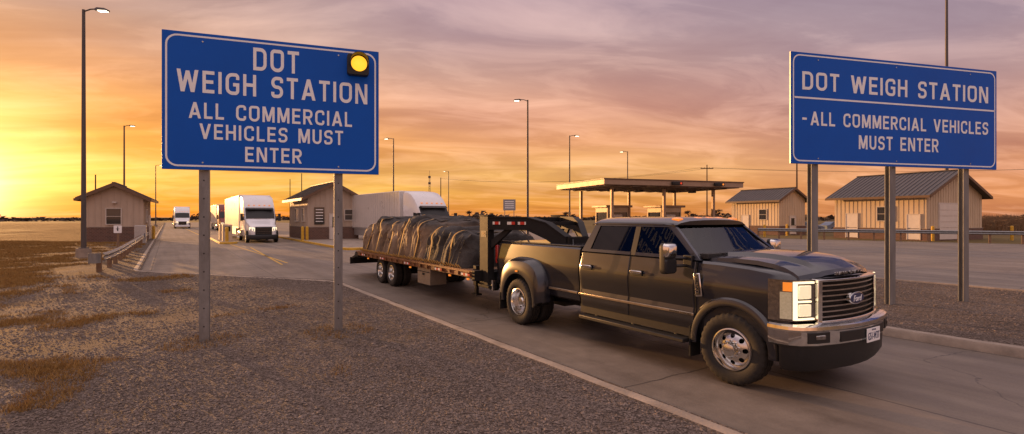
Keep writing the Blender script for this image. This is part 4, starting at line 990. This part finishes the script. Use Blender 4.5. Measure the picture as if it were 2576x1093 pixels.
# ------------------------------------------------------------------ buildings
def building(name,label,cat,org,yaw,Wd,L,eave,peak,band,ops,ov=.45,wall='siding'):
    r=thing(name,label,cat,(org[0],org[1],0),yaw)
    pent=lambda y:[(0,y,-.1),(Wd,y,-.1),(Wd,y,eave),(Wd/2,y,peak),(0,y,eave)]
    b=MB(); b.add(pent(0)+pent(L),[(0,1,2,3,4),(9,8,7,6,5),(1,6,7,2),(0,4,9,5),(2,7,8,3),(4,3,8,9)])
    def rh(x): return eave+(peak-eave)*(1-abs(x-Wd/2)/(Wd/2))-.06
    x=.2
    while x<Wd-.1: b.b2((x,-.03,band),(x+.06,-.0,rh(x+.02)-.02)); x+=.42
    y=.2
    while y<L-.1:
        b.b2((-.03,y,band),(0,y+.06,eave-.05)); b.b2((Wd,y,band),(Wd+.03,y+.06,eave-.05)); y+=.42
    b.obj('wall',wall,r,0)
    b=MB(); b.b2((-.07,-.07,-.1),(Wd+.07,L+.07,band)); b.b2((-.09,-.09,band),(Wd+.09,L+.09,band+.06),1); b.obj('brick_base',['brick','concrete_l'],r,0)
    sl=(peak-eave)/(Wd/2); t_=.13
    b=MB()
    for sg in (-1,1):
        xe=Wd/2+sg*(Wd/2+ov); ze=eave-sl*ov; xm=Wd/2
        b.hexa([(xe,-ov,ze),(xm,-ov,peak),(xm,L+ov,peak),(xe,L+ov,ze),(xe,-ov,ze+t_),(xm,-ov,peak+t_),(xm,L+ov,peak+t_),(xe,L+ov,ze+t_)])
        y=-ov+.02
        while y<L+ov:
            b.hexa([(xe,y,ze+t_),(xm,y,peak+t_),(xm,y+.035,peak+t_),(xe,y+.035,ze+t_),(xe,y,ze+t_+.05),(xm,y,peak+t_+.05),(xm,y+.035,peak+t_+.05),(xe,y+.035,ze+t_+.05)]); y+=.43
        b.hexa([(xe,-ov-.03,ze-.12),(xm,-ov-.03,peak-.12),(xm,-ov-.004,peak-.12),(xe,-ov-.004,ze-.12),(xe,-ov-.03,ze+t_+.02),(xm,-ov-.03,peak+t_+.02),(xm,-ov-.004,peak+t_+.02),(xe,-ov-.004,ze+t_+.02)],1)
        b.b2((xe,-ov,ze-.1),(xe+sg*.10,L+ov,ze+.1),1)
    b.b2((Wd/2-.12,-ov,peak+t_+.01),(Wd/2+.12,L+ov,peak+t_+.08)); b.obj('roof',['roof','fascia'],r,0)
    fmap={'F':lambda u,o,z:(u,-o,z),'L':lambda u,o,z:(-o,u,z),'R':lambda u,o,z:(Wd+o,u,z)}
    for sd,u,z,w,h,kind in ops:
        f=fmap[sd]
        def bx(b,u0,u1,o0,o1,z0,z1,m=0):
            b.b2(f(u0,o0,z0),f(u1,o1,z1),m)
        if kind=='window':
            p=empty('window',r); b=MB(); k=.07
            for a in ((u-w/2-k,u+w/2+k,z-h/2-k,z-h/2),(u-w/2-k,u+w/2+k,z+h/2,z+h/2+k),(u-w/2-k,u-w/2,z-h/2,z+h/2),(u+w/2,u+w/2+k,z-h/2,z+h/2),(u-w/2,u+w/2,z-.02,z+.02)): bx(b,a[0],a[1],.001,.10,a[2],a[3])
            b.obj('window_frame','frame',p,0); b=MB(); bx(b,u-w/2,u+w/2,.002,.04,z-h/2,z-.02); bx(b,u-w/2,u+w/2,.002,.045,z+.02,z+h/2); b.obj('window_pane','pane',p,0)
        elif kind in('door','glassdoor'):
            p=empty('door',r); b=MB(); bx(b,u-w/2,u+w/2,.002,.09,.05,h); b.obj('door_leaf','doorw',p,0)
            b=MB(); bx(b,u-w/2-.08,u-w/2,.002,.12,0,h+.08); bx(b,u+w/2,u+w/2+.08,.002,.12,0,h+.08); bx(b,u-w/2,u+w/2,.002,.12,h,h+.08); b.obj('door_frame','frame',p,0)
            if kind=='glassdoor': b=MB(); bx(b,u-w*.3,u+w*.3,.09,.096,h*.5,h*.9); b.obj('door_glass','pane',p,0)
            b=MB(); bx(b,u+w*.36,u+w*.42,.09,.14,1.0,1.12); b.obj('handle','chrome',p,0)
        elif kind=='garage':
            b=MB(); bx(b,u-w/2-.12,u+w/2+.12,.002,.06,.02,h+.12,1)
            for i in range(6): bx(b,u-w/2,u+w/2,.06,.10,.04+i*(h-.04)/6,(h-.04)/6*(i+1))
            b.obj('garage_door',['doorw','frame'],r,0)
        elif kind=='lamp':
            b=MB(); bx(b,u-.15,u+.15,.01,.22,z-.07,z+.07); b.obj('wall_lamp','frame',r,0,.02)
        elif kind=='sign':
            b=MB(); bx(b,u-w/2,u+w/2,.05,.08,z-h/2,z+h/2); 
            for i in range(5): bx(b,u-w*.36,u+w*.36,.08,.083,z+h*.36-i*h*.17-.03,z+h*.36-i*h*.17+.03,1)
            b.obj('notice_board',['pane','swhite'],r,0)
    return r
building('guard_house','tan metal gable guard house with brick base beside the road','building',(-34.4,42),R(30),3.9,6,3.75,4.75,1.25,[('F',1.9,2.15,.95,1.25,'window'),('F',1.95,3.3,.3,.1,'lamp'),('R',2.0,2.2,.9,1.0,'window'),('R',4.3,0,.95,2.2,'door')],.5)
building('scale_booth','tan metal scale booth with gable roof on yellow kerbed island','building',(-17.6,45),R(33.4),4.3,7.7,3.9,5.05,1.2,[('F',.95,2.2,.85,1.5,'sign'),('F',2.35,0,1.0,2.35,'glassdoor'),('F',3.5,2.3,.7,.9,'window'),('L',1.4,2.3,1.1,1.1,'window'),('L',4.2,2.3,1.6,1.1,'window'),('F',2.35,3.1,.3,.1,'lamp')],.55)
building('maintenance_building','beige metal building with garage door and seamed gable roof','building',(37.3,47),R(25),9.47,8.4,4.2,6.35,1.0,[('F',3.6,0,3.3,3.3,'garage'),('L',1.0,0,1.0,2.3,'door'),('L',3.4,2.4,1.5,1.3,'window'),('L',6.6,0,1.1,2.4,'door')],.6,'siding2')
building('storage_building','small beige metal shed with seamed gable roof','building',(31.7,62),R(25),4.6,7.0,4.25,5.5,1.0,[('F',2.3,0,1.0,2.2,'glassdoor'),('L',2.2,2.4,1.0,1.2,'window'),('L',4.8,0,1.0,2.3,'door')],.5,'siding2')
cn=thing('weigh_canopy','flat steel inspection canopy on slim columns over the lanes','canopy',(6.36,36,0),R(20))
b=MB(); b.b2((0,0,4.36),(12.16,7.8,4.72)); b.b2((-.05,-.05,4.72),(12.21,7.85,4.80),1); b.b2((.2,.2,4.31),(11.96,7.6,4.36),1)
for i in range(9): b.b2((1.2+i*1.2,.3,4.22),(1.3+i*1.2,7.5,4.31),1)
b.obj('canopy_roof',['canopy','fascia'],cn,0,.01)
for x in (1.5,6,10.6):
    for y in (1.5,6.3):
        b=MB(); b.b2((x-.10,y-.10,-.1),(x+.10,y+.10,4.21)); b.b2((x-.2,y-.2,-.1),(x+.2,y+.2,.3),1); b.obj('column',['canopy','concrete_l'],cn,0,.01)
for x,mt in ((5.9,'redlit'),(9.7,'amber')):
    tl=empty('traffic_signal',cn); b=MB(); b.b2((x-.42,-.30,4.42),(x+.42,-.06,4.66)); b.obj('signal_housing','trim',tl,30,.03)
    for k in (-.25,.25):
        b=MB(); b.cyl((x+k,-.31,4.54),(x+k,-.33,4.54),.075,n=16); b.obj('signal_lens',mt if k>0 else 'trim',tl)
for x in (2.5,5,8,10): b=MB(); b.b2((x-.2,3,4.05),(x+.2,3.5,4.21)); b.obj('canopy_light','trim',cn,0)
for (X,Y) in ((8.5,44.5),(13.1,45)):
    k=thing('toll_kiosk','small beige inspection kiosk with windows under the canopy','kiosk',(X,Y,0),R(20),'inspection kiosks')
    b=MB(); b.b2((-1,-1,0),(1,1,1.1)); b.b2((-1,-1,2.5),(1,1,2.9))
    for a in (-.95,.95):
        for c in (-.95,.95): b.b2((a-.05,c-.05,1.1),(a+.05,c+.05,2.5))
    b.obj('kiosk_wall','siding2',k,0)
    b=MB(); b.b2((-.92,-.92,1.1),(.92,.92,2.5)); b.obj('kiosk_window','pane',k,0)
    b=MB(); b.b2((-1.25,-1.25,2.9),(1.25,1.25,3.08)); b.obj('kiosk_roof','canopy',k,0,.02)
    b=MB(); b.b2((-.5,-1.02,.1),(.4,-1.0,2.3)); b.obj('kiosk_door','doorw',k,0)
# ------------------------------------------------------------------ street lamps
lp=thing('street_lamp','tall slender steel lamp pole with single arm lit at dusk','street lamp',(-21.9,26.7,0),0,'tall lot lamps')
b=MB(); b.cyl((0,0,0),(0,0,12.7),.12,.07,16); b.cyl((0,0,.5),(0,0,.56),.22,.22,12); b.obj('pole','pole',lp)
b=MB(); b.cyl((0,0,-.3),(0,0,.5),.34,.32,20); b.obj('pole_base','concrete_l',lp,30)
b=MB(); b.tube([(0,0,12.6),(.35,0,12.72),(.75,0,12.74)],.035,8); b.obj('arm','pole',lp)
b=MB(); b.rings([[(x,-w,z),(x,w,z),(x,w*.8,z+h),(x,-w*.8,z+h)] for x,w,z,h in ((.6,.07,12.66,.10),(.75,.16,12.64,.14),(1.15,.17,12.62,.12),(1.26,.12,12.62,.07))]); b.obj('lamp_head','pole',lp,30)
b=MB(); b.b2((.78,-.12,12.61),(1.2,.12,12.635)); b.obj('lamp_lens','lampon',lp,0)
for X,Y,yw in ((-45,60.6,0),(-73,107,10),(1.42,47.3,180),(7.5,68,0),(-16,70.5,180),(18.7,84.5,180),(-14.7,121,180)):
    clone(lp,(X,Y,0),R(yw),'tall slender steel lamp pole standing on the lot')
clone(lp,(51.6,62,0),R(180),'very tall high mast lamp pole behind the maintenance building',(1.8,1.8,2.32))
def simplepole(X,Y,h,arm,label,cat='utility pole',name='utility_pole'):
    b=MB(); b.cyl((0,0,-.3),(0,0,h),.13,.08,10)
    if arm: b.b2((-1.1,-.05,h-.7),(1.1,.05,h-.58))
    for q in (-1,-.4,.4,1):
        if arm: b.cyl((q,0,h-.58),(q,0,h-.42),.04,n=6)
    o=b.obj(name,'polewood'); o.location=(X,Y,0); return tag(o,label,cat,'utility poles by the lot')
simplepole(-15,110,10.4,False,'plain timber utility pole behind the lot'); simplepole(33.6,90,11.1,True,'timber utility pole with crossarm'); simplepole(-51,120,10.8,False,'plain timber utility pole behind the lot'); simplepole(-44.3,110,11.3,False,'plain timber utility pole behind the lot'); simplepole(-63.8,80,8.6,False,'short timber pole behind guard house'); simplepole(36,66,9.0,False,'plain timber utility pole behind the lot')
def cat(a,b_,sag):
    pts=[]
    for i in range(13):
        q=i/12; p=Vector(a).lerp(Vector(b_),q); p.z-=sag*4*q*(1-q); pts.append(p)
    m_=MB(); m_.tube(pts,.02,4); return m_
m_=MB()
for dx in (-1,1): 
    a=cat((33.6+dx,90,10.6),(130,80,13),2.0); m_.add(a.v,a.f); a=cat((33.6+dx,90,10.6),(-15,110,10.2),1.5); m_.add(a.v,a.f)
tag(m_.obj('overhead_wire','trim'),'thin overhead power wires strung between timber poles','power line')
b=MB(); H=15.5
for k in range(3):
    a=k*2.094; b.cyl((.5*math.cos(a),.5*math.sin(a),0),(.2*math.cos(a),.2*math.sin(a),H-2),.04,n=5)
for i in range(18):
    z0=i*.75;z1=z0+.75; 
    for k in range(3):
        a=k*2.094;c=a+2.094;r0=.5-.3*z0/13.5;r1=.5-.3*z1/13.5; b.cyl((r0*math.cos(a),r0*math.sin(a),z0),(r1*math.cos(c),r1*math.sin(c),z1),.025,n=4)
b.cyl((0,0,H-2),(0,0,H),.04,n=6)
for z in (H-2.2,H-4): b.b2((-.35,-.1,z),(.35,.1,z+.6))
o=b.obj('antenna_tower','pole'); o.location=(-23.7,150,0); tag(o,'slim lattice antenna mast on the plain','antenna tower')
k=thing('notice_sign','plain grey notice board sign on two posts','road sign',(-.4,80,0),0)
b=MB(); b.b2((-.95,0,3.1),(.95,.06,4.8)); b.obj('sign_panel','greysign',k,0)
b=MB()
for i in range(4): b.b2((-.7,-.01,4.4-i*.32),(.7,-.003,4.52-i*.32))
b.obj('sign_lettering','swhite',k,0)
for x in (-.7,.7): b=MB(); b.b2((x-.05,.061,0),(x+.05,.14,4.7)); b.obj('post','galvd',k,0)
# ------------------------------------------------------------------ guardrails
wb=[(.0,.0),(.05,.03),(.08,.07),(.05,.12),(.01,.155),(.05,.19),(.08,.24),(.05,.28),(0,.31),(-.012,.31),(.038,.275),(.065,.24),(.04,.19),(-.002,.155),(.04,.12),(.065,.07),(.038,.035),(-.012,.0)]
def guardrail(path,zt,label,pm,step=2.0,side=1,zg=0,endcap=False):
    X,Y=path[0]; r=thing('guardrail',label,'guardrail',(X,Y,0),0)
    P=[Vector((a-X,b_-Y)) for a,b_ in path]
    b=MB(); b.sweep([tuple(p) for p in P],[(o*side,z+zt-.31) for o,z in wb]); b.obj('rail','galv',r,40)
    L=0; d=0
    for a,c in zip(P[:-1],P[1:]):
        l=(c-a).length; dr=(c-a).normalized(); nn=Vector((dr.y,-dr.x))*side
        while d<l:
            q=a+dr*d-nn*.10; b=MB(); b.box((q.x,q.y,(zt+zg)/2-.1),(.15,.15,zt-zg+.15),rz=math.atan2(dr.y,dr.x)); b.obj('rail_post',pm,r,0,.006); d+=step
        d-=l
    if endcap:
        b=MB(); q=P[0]; dr=(P[0]-P[1]).normalized(); nn=Vector((dr.y,-dr.x))
        pts=[q+dr*.0+nn*.04,q+dr*.25+nn*.02,q+dr*.42+nn*.1,q+dr*.40+nn*.35,q+dr*.15+nn*.40]
        b.sweep([tuple(p) for p in pts],[(0,zt-.34),(.02,zt-.34),(.02,zt+.02),(0,zt+.02)]); b.obj('rail_terminal','galv',r,40)
    return r
guardrail([W(24.2,-2.0),W(26,-1.85),W(30,-1.75),W(57,-1.5)],.78,'weathered steel guardrail on short posts along the road','pwood',2.0,1,0,True)
guardrail([(24.5,52.0),(26.1,50.6),(31,46.8),(40,40),(50,32.5)],1.0,'long steel guardrail on timber posts at the lot edge','pwood',1.9,1)
bo=None
for X,Y in [(-17.6,43.9),W(47,3.9),W(49.5,4.0),W(51,4.0),(-32.6,47.5),W(46.3,9.8),(-12.6,46.5),(30.8,58.5),(44.9,46.9),(36.9,45.8),(26.6,55)]:
    if bo is None:
        bo=thing('bollard','yellow painted steel bollard with rounded top','bollard',(X,Y,0),0,'yellow bollards')
        b=MB(); b.cyl((0,0,0),(0,0,1.22),.12,n=18); b.cyl((0,0,1.22),(0,0,1.28),.12,.10,18); b.cyl((0,0,1.28),(0,0,1.32),.10,.04,18); b.obj('bollard_post','yellow',bo,40)
    else: clone(bo,(X,Y,.0),0)
for i,(s,t) in enumerate(((48,4.0),(50.4,3.95))):
    X,Y=W(s,t); k=thing('ticket_machine','short tan scale pedestal box on the island','pedestal',(X,Y,.14),R(33),'scale pedestals')
    b=MB(); b.b2((-.35,-.3,0),(.35,.3,1.35)); b.obj('pedestal_case','siding2',k,0,.03); b=MB(); b.b2((-.2,-.31,.8),(.2,-.3,1.2)); b.obj('pedestal_screen','pane',k,0)
for X,Y,h,w in ((-28.6,40.2,1.45,.75),(-29.5,41.3,1.3,.5)):
    k=thing('utility_cabinet','grey steel utility cabinet on a small pad by the guard house','utility cabinet',(X,Y,0),R(30),'utility cabinets')
    b=MB(); b.b2((-w/2,-.22,.1),(w/2,.22,h)); b.obj('cabinet_case','alum',k,0,.02); b=MB(); b.b2((-w/2-.1,-.3,-.1),(w/2+.1,.3,.1)); b.obj('cabinet_pad','concrete_l',k,0); b=MB(); b.b2((w/2-.12,-.24,.6),(w/2-.08,-.22,.85)); b.obj('handle','trim',k,0)
k=thing('small_sign','small white pictogram sign on a thin timber post','road sign',(-23.4,31,0),R(20))
b=MB(); b.b2((-.05,0,-.1),(.05,.1,1.5)); b.obj('post','pwood',k,0); b=MB(); b.prism(rrect(-.2,.2,1.15,1.6,.04),lambda u,v,d:(u,d,v),-.02,-.002); b.obj('sign_panel','swhite',k,0)
b=MB(); b.b2((-.03,-.024,1.27),(.03,-.021,1.45)); b.cyl((0,-.021,1.5),(0,-.024,1.5),.035,n=12); b.b2((-.09,-.024,1.38),(.09,-.0215,1.41)); b.obj('sign_pictogram','trim',k,0)
def car(X,Y,yaw,mt,label):
    k=thing('parked_car',label,'car',(X,Y,0),yaw,'cars parked past the lot')
    b=MB(); P=[(-2.2,.35),(2.2,.35),(2.25,.7),(1.9,.88),(1.1,.98),(.6,1.4),(-1.2,1.45),(-1.9,1.02),(-2.25,.95)]
    b.prism(P,lambda u,v,d:(u,d*(1 if v<1.1 else .82),v),-.88,.88); b.obj('body',mt,k,30,.05)
    b=MB(); b.prism([(.98,1.0),(.56,1.36),(-1.15,1.40),(-1.7,1.03)],lambda u,v,d:(u,d*(1 if v<1.1 else .83),v),-.89,.89); b.obj('side_window','pane',k,0)
    for x in (-1.35,1.4):
        for sg in (-1,1): w=MB(); w.cyl((x,sg*.7,.33),(x,sg*.9,.33),.33,n=20); w.cyl((x,sg*.9,.33),(x,sg*.905,.33),.18,n=16,m=1); w.obj('wheel',['tyre','alloy'],k)
car(40.5,72,R(10),'dblue','dark blue car parked past the lot'); car(46,74,R(10),'dblue','dark blue car parked past the lot')
# ------------------------------------------------------------------ distant vegetation
vs=[];fs=[]; rg=random.Random(11)
for i in range(15000):
    a=rg.uniform(-1.15,1.1); dist=rg.uniform(330,620); X=dist*math.sin(a);Y=dist*math.cos(a)
    env=noise.noise(Vector((a*9,0,2)))+.6*noise.noise(Vector((a*40,0,5)))
    H=max(.6,2.2+5*env); 
    x=X+rg.uniform(-3,3); z=rg.uniform(0,H)**1; w=rg.uniform(.8,2.6)
    b0=len(vs); ca,sa=math.cos(a),math.sin(a)
    for _ in range(4): vs.append((x+rg.uniform(-w,w)*ca,Y+rg.uniform(-w,w)-rg.uniform(-w,w)*sa,max(0,z+rg.uniform(-1,1)*w*.6)))
    fs.append((b0,b0+1,b0+2,b0+3))
o=fast('distant_treeline',vs,fs,'tree'); tag(o,'dark uneven treeline along the far horizon','treeline',kind='stuff')
def baretree(name,X,Y,h,label):
    r=thing(name,label,'tree',(X,Y,0),0,'scattered distant trees'); tk=MB(); lf=[];lff=[]
    def br(p,d,l,rad,dep):
        q=p+d*l; tk.cyl(p,q,rad,rad*.65,5)
        if dep==0:
            for _ in range(26):
                c=q+Vector((rg.gauss(0,1),rg.gauss(0,1),rg.gauss(0,.7)))*l*.6; b0=len(lf)
                for _ in range(3): lf.append(tuple(c+Vector((rg.uniform(-1,1),rg.uniform(-1,1),rg.uniform(-1,1)))*h*.035))
                lff.append((b0,b0+1,b0+2))
            return
        for _ in range(3): br(q,(d+Vector((rg.uniform(-.8,.8),rg.uniform(-.8,.8),rg.uniform(-.1,.5)))).normalized(),l*.7,rad*.6,dep-1)
    br(Vector((0,0,0)),Vector((0,0,1)),h*.3,h*.03,3)
    tk.obj('trunk','polewood',r); o=fast('crown',lf,lff,'tree'); o.parent=r
for X,Y,h in ((-18,230,6),(-10,250,5),(20,190,5),(62,210,7),(78,230,6),(95,240,7),(-150,260,6),(-180,230,5),(-60,260,6),(46,240,5),(200,260,8)): baretree('tree',X,Y,h,'small sparse dark tree on the open plain')
vs=[];fs=[]
for i in range(26000):
    X=rg.uniform(62,170); Y=rg.uniform(66,100); w=.05; h=rg.uniform(1.7,2.7); b0=len(vs); lx=rg.gauss(0,.25)
    vs+=[(X-w,Y,0),(X+w,Y,0),(X+lx,Y+rg.gauss(0,.2),h)]; fs.append((b0,b0+1,b0+2))
    z=rg.uniform(.6,h*.9); b0=len(vs); vs+=[(X,Y,z),(X+.05,Y,z+.1),(X+rg.choice((-1,1))*.5,Y+rg.gauss(0,.3),z-.1)]; fs.append((b0,b0+1,b0+2))
o=fast('crop_field',vs,fs,'corn'); tag(o,'dry brown standing crop behind the maintenance building','crop',kind='stuff')
